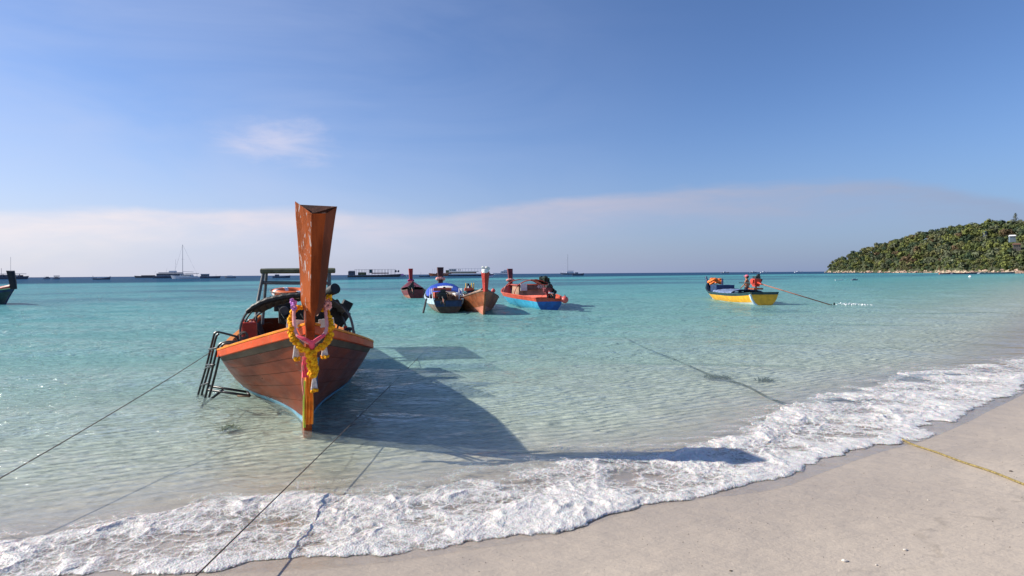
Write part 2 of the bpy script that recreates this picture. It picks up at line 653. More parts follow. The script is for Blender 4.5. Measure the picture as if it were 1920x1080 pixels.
# ------------------------------------------------------------------ sea
def water_material():
    m = bpy.data.materials.new('sea_water')
    m.use_nodes = True
    t = m.node_tree
    N_ = t.nodes
    N_.remove(N_['Principled BSDF'])
    out = N_['Material Output']
    g = N_.new('ShaderNodeNewGeometry').outputs['Position']
    sd = attr(t, 'shore')
    dist = attr(t, 'range')
    # colour of the water body by distance from the shore
    s01 = mth(t, 'DIVIDE', mth(t, 'LOGARITHM', mth(t, 'MAXIMUM', mth(t, 'ADD', sd, 1.0), 1.0), 10.0), 3.2)
    # log10(1+sd)/3.2 : 1 m .094, 3 m .188, 10 m .325, 30 m .466, 100 m .626, 300 m .775, 1000 m .94
    col = ramp(t, s01, [(0.0, (0.63, 0.62, 0.53)), (0.20, (0.50, 0.63, 0.57)), (0.32, (0.29, 0.56, 0.52)),
                        (0.45, (0.145, 0.385, 0.38)), (0.57, (0.085, 0.285, 0.31)), (0.655, (0.09, 0.315, 0.345)),
                        (0.69, (0.08, 0.28, 0.32)), (0.718, (0.017, 0.075, 0.14)), (1.0, (0.012, 0.05, 0.13))])
    # weed and deeper patches
    pn = noise(t, mapping(t, g, (0.020, 0.034, 0.1), loc=(3.1, 7.7, 0)), 1.0, 5, 0.62, 0.4)
    dk = mth(t, 'MULTIPLY', smooth(t, pn, 0.40, 0.56), mth(t, 'MULTIPLY', smooth(t, s01, 0.47, 0.55), smooth(t, s01, 0.68, 0.62)))
    col = mixc(t, mth(t, 'MULTIPLY', dk, 0.72), col, (0.045, 0.13, 0.19))
    pn2 = noise(t, mapping(t, g, (0.10, 0.22, 0.1)), 1.0, 4, 0.6, 0.3)
    dk2 = mth(t, 'MULTIPLY', smooth(t, pn2, 0.52, 0.70), mth(t, 'MULTIPLY', smooth(t, s01, 0.32, 0.45), smooth(t, s01, 0.72, 0.5)))
    col = mixc(t, mth(t, 'MULTIPLY', dk2, 0.50), col, (0.06, 0.26, 0.28))
    # waves (bump only refines the modelled waves)
    def bump(prev, h, dist_, strength):
        b = N_.new('ShaderNodeBump')
        b.inputs['Distance'].default_value = dist_
        if isinstance(strength, float):
            b.inputs['Strength'].default_value = strength
        else:
            t.links.new(strength, b.inputs['Strength'])
        t.links.new(h, b.inputs['Height'])
        if prev:
            t.links.new(prev, b.inputs['Normal'])
        return b.outputs[0]
    calm = smooth(t, sd, 0.0, 2.5)
    vA = mapping(t, g, (0.55, 1.5, 1), rot=(0, 0, -0.18))
    vB = mapping(t, g, (0.5, 1.4, 1), rot=(0, 0, 0.30))
    hA = noise(t, vA, 4.2, 3, 0.6, 0.5)
    hB = noise(t, vB, 10.0, 3, 0.6, 0.6)
    hC = noise(t, vA, 0.9, 3, 0.55, 0.4)
    hD = noise(t, mapping(t, g, (0.35, 1.2, 1)), 0.22, 3, 0.55, 0.3)
    nearw = smooth(t, dist, 60.0, 8.0)
    b_ = bump(None, hD, 1.1, mth(t, 'MULTIPLY', smooth(t, dist, 15.0, 60.0), 0.9))
    b_ = bump(b_, hC, 0.28, mth(t, 'MULTIPLY', smooth(t, dist, 6.0, 20.0), 0.8))
    b_ = bump(b_, hA, 0.13, mth(t, 'MULTIPLY', calm, 1.0))
    b_ = bump(b_, hB, 0.040, mth(t, 'MULTIPLY', calm, 0.8))
    fr = schlick(t, b_)
    gl = N_.new('ShaderNodeBsdfGlossy')
    gl.inputs['Roughness'].default_value = 0.06
    t.links.new(b_, gl.inputs['Normal'])
    tr = N_.new('ShaderNodeBsdfTransparent')
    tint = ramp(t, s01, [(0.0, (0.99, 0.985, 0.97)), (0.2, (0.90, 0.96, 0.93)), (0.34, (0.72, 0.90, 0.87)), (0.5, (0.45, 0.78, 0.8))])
    # cell pattern in the tint stands in for caustic lines on the seabed
    caustic_net = N_.new('ShaderNodeTexVoronoi')
    caustic_net.feature = 'SMOOTH_F1'
    caustic_net.inputs['Scale'].default_value = 7.5
    caustic_net.inputs['Smoothness'].default_value = 0.25
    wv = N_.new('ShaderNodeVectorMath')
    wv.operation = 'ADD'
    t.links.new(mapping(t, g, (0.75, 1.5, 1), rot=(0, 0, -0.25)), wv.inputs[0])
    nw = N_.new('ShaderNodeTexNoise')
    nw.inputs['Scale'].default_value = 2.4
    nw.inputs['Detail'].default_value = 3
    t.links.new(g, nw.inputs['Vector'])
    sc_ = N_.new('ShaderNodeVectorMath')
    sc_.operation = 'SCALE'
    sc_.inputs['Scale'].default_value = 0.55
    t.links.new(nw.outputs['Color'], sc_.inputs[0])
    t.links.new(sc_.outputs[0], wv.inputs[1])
    t.links.new(wv.outputs[0], caustic_net.inputs['Vector'])
    thin = smooth(t, caustic_net.outputs['Distance'], 0.30, 0.62)  # bright lines of the painted caustic pattern
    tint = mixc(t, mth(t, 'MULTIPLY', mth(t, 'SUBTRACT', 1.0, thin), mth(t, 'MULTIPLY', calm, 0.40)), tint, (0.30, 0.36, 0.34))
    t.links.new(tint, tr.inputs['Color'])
    df = N_.new('ShaderNodeBsdfDiffuse')
    t.links.new(col, df.inputs['Color'])
    t.links.new(b_, df.inputs['Normal'])
    murk = ramp(t, s01, [(0.0, 0.0), (0.10, 0.10), (0.20, 0.24), (0.32, 0.52), (0.44, 0.86), (0.52, 1.0)])
    m1 = N_.new('ShaderNodeMixShader')
    t.links.new(murk, m1.inputs[0])
    t.links.new(tr.outputs[0], m1.inputs[1])
    t.links.new(df.outputs[0], m1.inputs[2])
    m2 = N_.new('ShaderNodeMixShader')
    frc = mth(t, 'MINIMUM', fr, mth(t, 'MULTIPLY_ADD', smooth(t, dist, 60.0, 230.0), -0.24, 0.38))
    t.links.new(frc, m2.inputs[0])
    t.links.new(m1.outputs[0], m2.inputs[1])
    t.links.new(gl.outputs[0], m2.inputs[2])
    t.links.new(m2.outputs[0], out.inputs['Surface'])
    return m


rs = radii(2.2, 0.0016, 0.014, 16000)
asr = np.concatenate([np.linspace(-1.62, -0.82, 60)[:-1], np.linspace(-0.82, 0.82, 620), np.linspace(0.82, 1.62, 60)[1:]])
A_, R_ = np.meshgrid(asr, rs)
SX, SY = np.sin(A_) * R_, np.cos(A_) * R_
sds = shore_sd(SX, SY)
SZ = np.zeros_like(SX)
dr = np.minimum(0.0016 * R_ ** 2, 0.014 * R_)
wr = np.random.RandomState(3)
wx = SX + 0.35 * (fbm(SX * .5, SY * .5, 3, 31) - .5) * 2
wy = SY + 0.35 * (fbm(SX * .5, SY * .5, 3, 77) - .5) * 2
for i in range(26):
    lam = 0.28 * (1.15 ** i) if i < 18 else 0.35 * (1.12 ** i)
    an = -math.pi / 2 + 0.15 + wr.normal() * 0.42
    kx, ky = math.cos(an) * 2 * math.pi / lam, math.sin(an) * 2 * math.pi / lam
    amp = 0.0050 * lam ** 0.85
    wgt = np.clip((lam / (dr + 1e-6) - 3) / 4, 0, 1)
    ph = kx * wx + ky * wy + wr.rand() * 6.28
    SZ += amp * wgt * (np.sin(ph) + 0.25 * np.sin(2 * ph + 0.6))
SZ *= np.clip(sds / 2.2, 0.0, 1.0) * np.clip(1.6 - R_ / 260, 0, 1) * (0.55 + 0.9 * fbm(SX * .12, SY * .12, 2, 4))
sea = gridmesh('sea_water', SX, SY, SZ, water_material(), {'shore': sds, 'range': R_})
tag(sea, 'clear turquoise sea turning dark blue at the horizon', kind='structure')


# ------------------------------------------------------------------ surf foam
def foam_material():
    m = bpy.data.materials.new('sea_foam')
    m.use_nodes = True
    t = m.node_tree
    N_ = t.nodes
    b = N_['Principled BSDF']
    out = N_['Material Output']
    g = N_.new('ShaderNodeNewGeometry').outputs['Position']
    den = attr(t, 'foam')
    vo = N_.new('ShaderNodeTexVoronoi')
    vo.inputs['Scale'].default_value = 75
    t.links.new(g, vo.inputs['Vector'])
    nz = noise(t, g, 22, 5, 0.7, 0.4)
    nz2 = noise(t, g, 90, 3, 0.7)
    b.inputs['Roughness'].default_value = 0.45
    c = mixc(t, smooth(t, nz, 0.3, 0.7), (0.62, 0.59, 0.55), (0.71, 0.685, 0.645))
    t.links.new(c, b.inputs['Base Color'])
    b.inputs['Subsurface Weight'].default_value = 0.35
    b.inputs['Subsurface Scale'].default_value = 0.02
    bn = N_.new('ShaderNodeBump')
    bn.inputs['Strength'].default_value = 0.75
    bn.inputs['Distance'].default_value = 0.008
    t.links.new(mth(t, 'ADD', mth(t, 'MULTIPLY', vo.outputs['Distance'], 0.6), mth(t, 'ADD', nz, mth(t, 'MULTIPLY', nz2, 0.35))), bn.inputs['Height'])
    t.links.new(bn.outputs[0], b.inputs['Normal'])
    tr = N_.new('ShaderNodeBsdfTransparent')
    a0 = mth(t, 'ADD', den, mth(t, 'ADD', mth(t, 'MULTIPLY', mth(t, 'SUBTRACT', nz, 0.5), 1.1), mth(t, 'MULTIPLY', mth(t, 'SUBTRACT', nz2, .5), 0.5)))
    # thin foam breaks into a lace of bubble lines
    wv = N_.new('ShaderNodeVectorMath')
    wv.operation = 'ADD'
    nw = N_.new('ShaderNodeTexNoise')
    nw.inputs['Scale'].default_value = 5.0
    nw.inputs['Detail'].default_value = 4
    t.links.new(g, nw.inputs['Vector'])
    sc_ = N_.new('ShaderNodeVectorMath')
    sc_.operation = 'SCALE'
    sc_.inputs['Scale'].default_value = 0.16
    t.links.new(nw.outputs['Color'], sc_.inputs[0])
    t.links.new(g, wv.inputs[0])
    t.links.new(sc_.outputs[0], wv.inputs[1])
    lace = None
    for s_, w_ in ((9.0, 0.10), (24.0, 0.13)):
        v_ = N_.new('ShaderNodeTexVoronoi')
        v_.feature = 'DISTANCE_TO_EDGE'
        v_.inputs['Scale'].default_value = s_
        t.links.new(wv.outputs[0], v_.inputs['Vector'])
        l_ = smooth(t, v_.outputs['Distance'], w_, 0.0)
        lace = l_ if lace is None else mth(t, 'ADD', lace, mth(t, 'MULTIPLY', l_, 0.6))
    a0 = mth(t, 'ADD', a0, mth(t, 'MULTIPLY', lace, mth(t, 'MULTIPLY', smooth(t, den, 0.0, 0.3), 0.42)))
    al = mth(t, 'MULTIPLY', smooth(t, a0, 0.06, 1.12), 0.96)
    mx = N_.new('ShaderNodeMixShader')
    t.links.new(al, mx.inputs[0])
    t.links.new(tr.outputs[0], mx.inputs[1])
    t.links.new(b.outputs[0], mx.inputs[2])
    t.links.new(mx.outputs[0], out.inputs['Surface'])
    return m


NX, NT = 1900, 230
# sample both edge curves by a shared parameter: x positions of the front / back matched by index
fx = resample(front, NX)
bxr = resample(back, NX)
# concentrate samples near the camera
dcam = np.hypot(fx[:, 0], fx[:, 1])
wgt = 1.0 / np.maximum(dcam, 3.0)
cum = np.concatenate([[0], np.cumsum(wgt)[:-1]])
cum /= cum[-1]
idx = np.interp(np.linspace(0, 1, NX), cum, np.arange(NX))
fx = np.stack([np.interp(idx, np.arange(NX), fx[:, 0]), np.interp(idx, np.arange(NX), fx[:, 1])], 1)
bxr = np.stack([np.interp(idx, np.arange(NX), bxr[:, 0]), np.interp(idx, np.arange(NX), bxr[:, 1])], 1)
T = np.linspace(-0.06, 1.75, NT)[:, None]
FX = fx[None, :, 0] * (1 - T) + bxr[None, :, 0] * T
FY = fx[None, :, 1] * (1 - T) + bxr[None, :, 1] * T
# feathered leading edge
wig = (fbm(FX * 1.6, FY * 1.6, 4, 11) - .5) * 0.24 + (fbm(FX * 6, FY * 6, 3, 12) - .5) * 0.10
TT = T + wig + 0 * FX
wxx = FX + 0.30 * (fbm(FX * 2.2, FY * 2.2, 3, 21) - .5)
wyy = FY + 0.30 * (fbm(FX * 2.2, FY * 2.2, 3, 22) - .5)
big = fbm(wxx * 1.9, wyy * 2.6, 4, 41)
bil = 1 - np.abs(2 * fbm(wxx * 3.2, wyy * 3.8, 4, 51) - 1) * 2.2        # ridged froth
bil2 = 1 - np.abs(2 * fbm(wxx * 9.0, wyy * 9.0, 3, 61) - 1) * 2.0
edge_in = np.clip(TT / 0.05, 0, 1)
fade = np.clip((1.15 - TT) / 0.60, 0, 1)
strk = 1 - np.abs(2 * fbm(wxx * 1.3, wyy * 4.2, 4, 71) - 1) * 3.2
dens = 0.40 * fade + 0.58 * (big - 0.46) * 2.4 + 0.34 * np.clip(bil, -0.6, 1) + 0.16 * bil2
dens = dens + 0.36 * np.exp(-((TT - 0.08) / 0.12) ** 2) + 0.22 * np.exp(-((TT - 0.86) / 0.12) ** 2)
dens = np.where(TT > 1.0, np.minimum(dens, 0.18 * np.clip(strk, 0, 1) + 0.34 * np.clip((1.35 - TT) / 0.35, 0, 1) * np.clip(strk, 0, 1)), dens)
dens = np.clip(dens, -0.3, 1.15)
dens = dens * edge_in - (1 - edge_in) * 1.2
dens = dens - 1.5 * np.clip((TT - 1.45) / 0.25, 0, 1)
thick = np.clip(dens, 0, 1.1) * (0.010 + 0.030 * np.clip(big, 0, 1) * np.clip(bil, 0, 1) + 0.007 * np.clip(bil2, 0, 1) + 0.004 * fbm(FX * 34, FY * 34, 3, 63))
thick *= 0.78 * np.clip(TT / 0.16, 0, 1) ** 0.6 * np.clip((1.30 - TT) / 0.4, 0.15, 1)
sdf_ = shore_sd(FX, FY)
gz = ground_z(FX, FY, sdf_)
FZ = np.maximum(np.maximum(gz, 0.0) + 0.004, 0.004) + thick
foam = gridmesh('surf_foam', FX, FY, FZ, foam_material(), {'foam': dens})
tag(foam, 'white frothy foam of a small wave running up the sand', kind='stuff')

# thin sheet of swash water on the sand in front of and under the foam
def film_material():
    m = bpy.data.materials.new('swash_film')
    m.use_nodes = True
    t = m.node_tree
    N_ = t.nodes
    N_.remove(N_['Principled BSDF'])
    out = N_['Material Output']
    g = N_.new('ShaderNodeNewGeometry').outputs['Position']
    b = N_.new('ShaderNodeBump')
    b.inputs['Strength'].default_value = 0.5
    b.inputs['Distance'].default_value = 0.03
    t.links.new(noise(t, mapping(t, g, (1, 1.6, 1), rot=(0, 0, .3)), 6, 4, 0.6, 0.8), b.inputs['Height'])
    fr = schlick(t, b.outputs[0])
    gl = N_.new('ShaderNodeBsdfGlossy')
    gl.inputs['Roughness'].default_value = 0.05
    t.links.new(b.outputs[0], gl.inputs['Normal'])
    tr = N_.new('ShaderNodeBsdfTransparent')
    tr.inputs['Color'].default_value = (0.985, 0.98, 0.97, 1)
    mx = N_.new('ShaderNodeMixShader')
    t.links.new(fr, mx.inputs[0])
    t.links.new(tr.outputs[0], mx.inputs[1])
    t.links.new(gl.outputs[0], mx.inputs[2])
    t.links.new(mx.outputs[0], out.inputs['Surface'])
    return m


fi = slice(0, NX, 6)
T2 = np.linspace(-0.055, 0.75, 40)[:, None]
lead = (fbm(fx[fi, 0] * 0.8, fx[fi, 1] * 0.8, 3, 91) - .42)[None, :] * 0.9
T3 = np.where(T2 < 0.1, T2 - np.clip(lead, 0, 1) * (0.1 - T2) * 0.2, T2)
QX = fx[fi][None, :, 0] * (1 - T3) + bxr[fi][None, :, 0] * T3
QY = fx[fi][None, :, 1] * (1 - T3) + bxr[fi][None, :, 1] * T3
QZ = np.maximum(ground_z(QX, QY), -0.01) + 0.0035
film = gridmesh('swash_water', QX, QY, QZ, film_material())
tag(film, 'thin film of swash water sliding over the sand', kind='structure')

#PART2
# ------------------------------------------------------------------ longtail boats
def surf(p, s, t, side, off=0.0):
    """point on the hull: s 0 bow..1 stern, t 0 keel..1 sheer; local +Y runs aft"""
    Lh = p['L']
    a = p.get('entry', 0.32)
    bs = 1 - max(0.0, 1 - s / a) ** 2.2
    if s > 0.55:
        bs *= 1 - (1 - p['tw']) * ((s - 0.55) / 0.45) ** 1.7
    b = p['B'] * bs
    zsh = p['zm'] + (p['zb'] - p['zm']) * max(0.0, 1 - s / p.get('sl', 0.32)) ** p.get('se', 1.6) + (p['zst'] - p['zm']) * max(0, (s - 0.6) / 0.4) ** 2
    zk = -p['D'] * (0.45 + 0.55 * min(1, s / 0.25)) + p['D'] * 0.35 * max(0, (s - 0.7) / 0.3)
    z = zk + (zsh - zk) * t
    e = lerp(1.02, p.get('full', 0.40), sst(s, 0.0, 0.34))
    x = b * max(t, 1e-4) ** e
    zz = max(-0.3, z / p['zb'])
    y = s * Lh - p['rake'] * (abs(zz) ** 1.15 * (1 if zz > 0 else -1)) * (1 - s) ** 5
    # belly: slight outward roundness
    x += 0.05 * b * math.sin(math.pi * min(1, t)) * sst(s, 0.1, 0.5)
    return Vector((side * max(p.get('stemw', 0.03), x + off), y, z))


def wood(name, col, **kw):
    return mat(name, col, **kw)


M_red = mat('red_brown_hull_paint', (0.155, 0.022, 0.004), rough=0.34, var=0.28, scale=1.6, bump=0.15, col2=(0.160, 0.029, 0.007), spec=.12,
            fleck=(0.13, 0.085, 0.055), fleck_amt=0.25, fleck_scale=2.6, stretch=(1, 1, 2.4), bscale=16)
M_grey_wood = mat('greyed_hull_paint', (0.085, 0.060, 0.040), rough=0.6, spec=.2, var=0.3, scale=1.4, fleck=(0.12, 0.03, 0.015), fleck_amt=0.5, fleck_scale=2.0, stretch=(1, 1, 2))
M_orange = mat('orange_red_rail_paint', (0.55, 0.070, 0.013), spec=.12, rough=0.45, var=0.12, scale=3, bump=0.1, fleck=(0.45, 0.16, 0.07), fleck_amt=0.4, fleck_scale=20)
M_amber = mat('amber_cap_paint', (0.72, 0.23, 0.014), spec=.12, rough=0.45, var=0.14, scale=4, bump=0.1, fleck=(0.6, 0.14, 0.03), fleck_amt=0.5, fleck_scale=16)
M_blue = mat('pale_blue_boot_paint', (0.16, 0.38, 0.52), rough=0.5, var=0.2, scale=6, fleck=(0.25, 0.3, 0.3), fleck_amt=0.6)
M_green_low = mat('weedy_bottom_paint', (0.16, 0.15, 0.09), rough=0.7, var=0.3, scale=6)
M_in = mat('dark_boat_inside', (0.075, 0.05, 0.035), rough=0.7, var=0.3, scale=5)
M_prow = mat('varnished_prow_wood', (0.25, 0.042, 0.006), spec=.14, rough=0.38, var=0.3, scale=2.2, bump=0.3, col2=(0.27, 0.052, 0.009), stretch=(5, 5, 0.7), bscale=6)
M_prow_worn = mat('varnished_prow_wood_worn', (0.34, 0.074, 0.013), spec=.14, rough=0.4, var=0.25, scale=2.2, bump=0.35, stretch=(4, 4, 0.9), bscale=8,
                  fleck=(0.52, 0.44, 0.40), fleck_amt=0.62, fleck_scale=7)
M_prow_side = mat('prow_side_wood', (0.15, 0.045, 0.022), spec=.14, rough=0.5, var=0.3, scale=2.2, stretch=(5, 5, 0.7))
M_endgrain = mat('dark_prow_end_grain', (0.050, 0.018, 0.010), rough=0.8, spec=.1, var=0.4, scale=9, bump=0.6, fleck=(0.20, 0.12, 0.09), fleck_amt=0.5, fleck_scale=9)
M_black = mat('black_tarpaulin', (0.012, 0.013, 0.014), rough=0.55, var=0.4, scale=6, bump=0.3)
M_blackmetal = mat('black_painted_steel', (0.012, 0.013, 0.015), rough=0.4, var=0.3, scale=9, fleck=(0.05, 0.03, 0.02), fleck_amt=0.4, spec=0.5)
M_engine = mat('oily_engine_iron', (0.022, 0.026, 0.025), rough=0.5, var=0.5, scale=9, fleck=(0.16, 0.16, 0.15), fleck_amt=0.35, bump=0.5)
M_greymetal = mat('grey_painted_steel', (0.09, 0.095, 0.10), rough=0.5, var=0.25, scale=6)
M_roof = mat('weathered_roof_sheet', (0.20, 0.24, 0.25), rough=0.55, var=0.25, scale=5, fleck=(0.10, 0.10, 0.06), fleck_amt=0.4)
M_roofedge = mat('roof_edge_board', (0.075, 0.08, 0.045), rough=0.6, var=0.3, scale=8)
M_white = mat('white_paint', (0.72, 0.72, 0.70), rough=0.4, var=0.08, scale=4)
M_deck = mat('pale_deck_boards', (0.46, 0.44, 0.40), rough=0.6, var=0.15, scale=5)
M_thwart = mat('worn_thwart_wood', (0.24, 0.15, 0.09), rough=0.65, var=0.3, scale=5, stretch=(1, 4, 4))
M_redcan = mat('red_plastic_can', (0.52, 0.05, 0.025), rough=0.45, var=0.15, scale=5, bump=0.05)
M_ringor = mat('orange_life_ring', (0.80, 0.16, 0.04), rough=0.5, var=0.12, scale=6)
M_mari = mat('marigold_petals', (0.85, 0.27, 0.008), rough=0.8, var=0.25, scale=38, bump=0.12, col2=(0.92, 0.42, 0.015), bscale=150, spec=.1)
M_bead = mat('white_flower_beads', (0.68, 0.60, 0.55), rough=0.6, var=0.2, scale=40, bump=0)
M_pink = mat('pink_cloth', (0.85, 0.09, 0.14), rough=0.75, var=0.15, scale=10)
M_palepink = mat('pale_pink_ribbon', (0.85, 0.38, 0.33), rough=0.75, var=0.15, scale=10)
M_orcl = mat('orange_cloth', (0.85, 0.24, 0.02), rough=0.75, var=0.2, scale=8)
M_lime = mat('lime_ribbon', (0.55, 0.72, 0.10), rough=0.75, var=0.1, scale=8)
M_bluecl = mat('blue_cloth', (0.02, 0.12, 0.30), rough=0.75, var=0.2, scale=8)
M_purple = mat('purple_orchid', (0.55, 0.22, 0.58), rough=0.7, var=0.3, scale=40, bump=0)
M_rope = mat('grey_brown_rope', (0.17, 0.135, 0.105), rough=0.8, var=0.3, scale=60, bump=0.8, bscale=180)
M_yrope = mat('yellow_mooring_rope', (0.30, 0.23, 0.085), rough=0.8, var=0.35, scale=60, bump=0.8, bscale=160)
M_shaft = mat('rusty_shaft_paint', (0.36, 0.14, 0.09), rough=.6, var=.2)
M_darkrope = mat('weedy_sunken_rope', (0.05, 0.055, 0.04), rough=0.9, var=0.3, scale=20)


def hull_band(p, t0, t1, side, off0, off1, ns=40, nt_=3, s0=0.0, s1=1.0):
    A, B = [], []
    for i in range(ns + 1):
        s = s0 + (s1 - s0) * (i / ns) ** 1.35
        ra, rb = [], []
        for j in range(nt_ + 1):
            q = j / nt_
            t = lerp(t0, t1, q)
            o = lerp(off0, off1, q)
            ra.append(surf(p, s, t, side, o))
            rb.append(surf(p, s, t, side, o - 0.018) + Vector((0, 0.004, 0)))
        A.append(ra)
        B.append(rb)
    return MB().slab(A, B)


def lining(p, mtl, root, ns=30):
    """inner skin + floor"""
    m = MB()
    for side in (-1, 1):
        A, B = [], []
        for i in range(ns + 1):
            s = 0.03 + 0.965 * i / ns
            ra, rb = [], []
            for j in range(7):
                t = j / 6 * 0.985
                ra.append(surf(p, s, t, side, -0.035))
                rb.append(surf(p, s, t, side, -0.022))
            A.append(ra)
            B.append(rb)
        m.slab(A, B)
    return m.build('hull_lining', mtl, root, True)


def rail(p, side, w, h, zoff, mtl, name, root, s0=0.0, s1=1.0, outo=0.03, n=44):
    vs_, fs = [], []
    for i in range(n + 1):
        s = s0 + (s1 - s0) * (i / n) ** 1.25
        q = surf(p, s, 1.0, side, outo)
        qi = Vector((side * max(abs(q.x) - w, 0.012), q.y + 0.02, q.z))
        o = Vector((0, 0, zoff))
        vs_ += [q + o, qi + o, qi + o + Vector((0, 0, h)), q + o + Vector((0, 0, h))]
    for i in range(n):
        for j in range(4):
            j2 = (j + 1) % 4
            fs.append((i * 4 + j, i * 4 + j2, (i + 1) * 4 + j2, (i + 1) * 4 + j))
    fs += [(0, 1, 2, 3), (n * 4, n * 4 + 3, n * 4 + 2, n * 4 + 1)]
    return MB().add(vs_, fs).build(name, mtl, root, False, 0.006)


def transom(p, m1, root, toff=0.0):
    pts = [surf(p, 1.0, j / 8, 1) for j in range(9)]
    vs_, fs = [], []
    for dy in (0.012, -0.03):
        for q in pts:
            vs_.append((q.x, q.y + dy, q.z))
        for q in reversed(pts):
            vs_.append((-q.x, q.y + dy, q.z))
    n = 18
    fs.append(tuple(range(n)))
    fs.append(tuple(range(2 * n - 1, n - 1, -1)))
    for i in range(n):
        j = (i + 1) % n
        fs.append((i, j, n + j, n + i))
    return MB().add(vs_, fs).build('transom', m1, root)


def simple_prow(p, zt, wt, wb, mtl, root, lean=0.25, cap=None):
    m = MB()
    rows = []
    q0 = surf(p, 0, 1, 1)
    z0 = p['zb'] - 0.05
    hh = zt - z0
    for i in range(7):
        f = i / 6
        ww = lerp(wb, wt, f ** 1.1) / 2
        yy = q0.y - lean * f ** 1.5 * 0.5
        z = z0 + hh * f
        dd = 0.7 * ww + 0.05
        rows.append([(-ww, yy + dd * .5, z), (-ww * .3, yy - dd * .6, z - (0.05 if i == 6 else 0)), (ww * .4, yy - dd * .6, z - (0.05 if i == 6 else 0)), (ww, yy, z), (ww * .8, yy + dd, z), (-ww * .7, yy + dd, z)])
    vs_ = [v for r in rows for v in r]
    fs = []
    for i in range(6):
        for j in range(6):
            j2 = (j + 1) % 6
            fs.append((i * 6 + j, i * 6 + j2, (i + 1) * 6 + j2, (i + 1) * 6 + j))
    fs += [tuple(range(6)), tuple(range(36, 42))]
    m.add(vs_, fs)
    return m.build('prow', mtl, root)


def thwart(p, s, t, root, mtl, wy=0.22, name='thwart'):
    a, b = surf(p, s, t, -1, -0.04), surf(p, s, t, 1, -0.04)
    return MB().box(((a.x + b.x) / 2, a.y, a.z), (b.x - a.x, wy, 0.03)).build(name, mtl, root)


def ribs(p, root, mtl, n=8, s0=0.12, s1=0.92):
    for i in range(n):
        s = lerp(s0, s1, i / (n - 1))
        for side in (-1, 1):
            MB().tube([surf(p, s, t, side, -0.05) for t in (0.05, .3, .55, .8, .98)], 0.022, 5).build('rib', mtl, root)


def floorboards(p, root, mtl, t=0.30, s0=0.12, s1=0.97):
    vs_, fs = [], []
    n = 14
    for i in range(n + 1):
        s = lerp(s0, s1, i / n)
        a = surf(p, s, t, 1, -0.04)
        vs_ += [(-a.x, a.y, a.z), (a.x, a.y, a.z), (a.x, a.y, a.z - .02), (-a.x, a.y, a.z - .02)]
    for i in range(n):
        o = i * 4
        fs += [(o, o + 1, o + 5, o + 4), (o + 2, o + 3, o + 7, o + 6), (o + 1, o + 2, o + 6, o + 5), (o + 3, o, o + 4, o + 7)]
    fs += [(0, 3, 2, 1), (n * 4, n * 4 + 1, n * 4 + 2, n * 4 + 3)]
    return MB().add(vs_, fs).build('floorboard', mtl, root)


def hoop(p, s, rise, root, mtl, r=0.025, name='hoop', t=0.98, n=22, zadd=0.0):
    a = surf(p, s, t, 1, -0.03)
    pts = []
    for i in range(n + 1):
        an = math.pi * i / n
        pts.append((a.x * math.cos(an), a.y, a.z + zadd + rise * math.sin(an) ** 0.8))
    return MB().tube(pts, r, 6).build(name, mtl, root, True)


def canvas(p, s0, s1, rise, root, mtl, a0=0.15, a1=0.85, name='canopy', sag=0.03, thick=0.02, rise1=None):
    A, B = [], []
    for i in range(9):
        s = lerp(s0, s1, i / 8)
        q = surf(p, s, .98, 1, -0.01)
        ra, rb = [], []
        for j in range(19):
            an = math.pi * lerp(a0, a1, j / 18)
            rr = lerp(rise, rise if rise1 is None else rise1, i / 8) - sag * math.sin(i / 8 * math.pi) + 0.012 * math.sin(j * 2.1 + i)
            ra.append((q.x * math.cos(an), q.y, q.z + 0.03 + rr * math.sin(an) ** 0.8))
            rb.append((q.x * .985 * math.cos(an), q.y, q.z + 0.03 - thick + rr * math.sin(an) ** 0.8))
        A.append(ra)
        B.append(rb)
    return MB().slab(A, B).build(name, mtl, root, True)


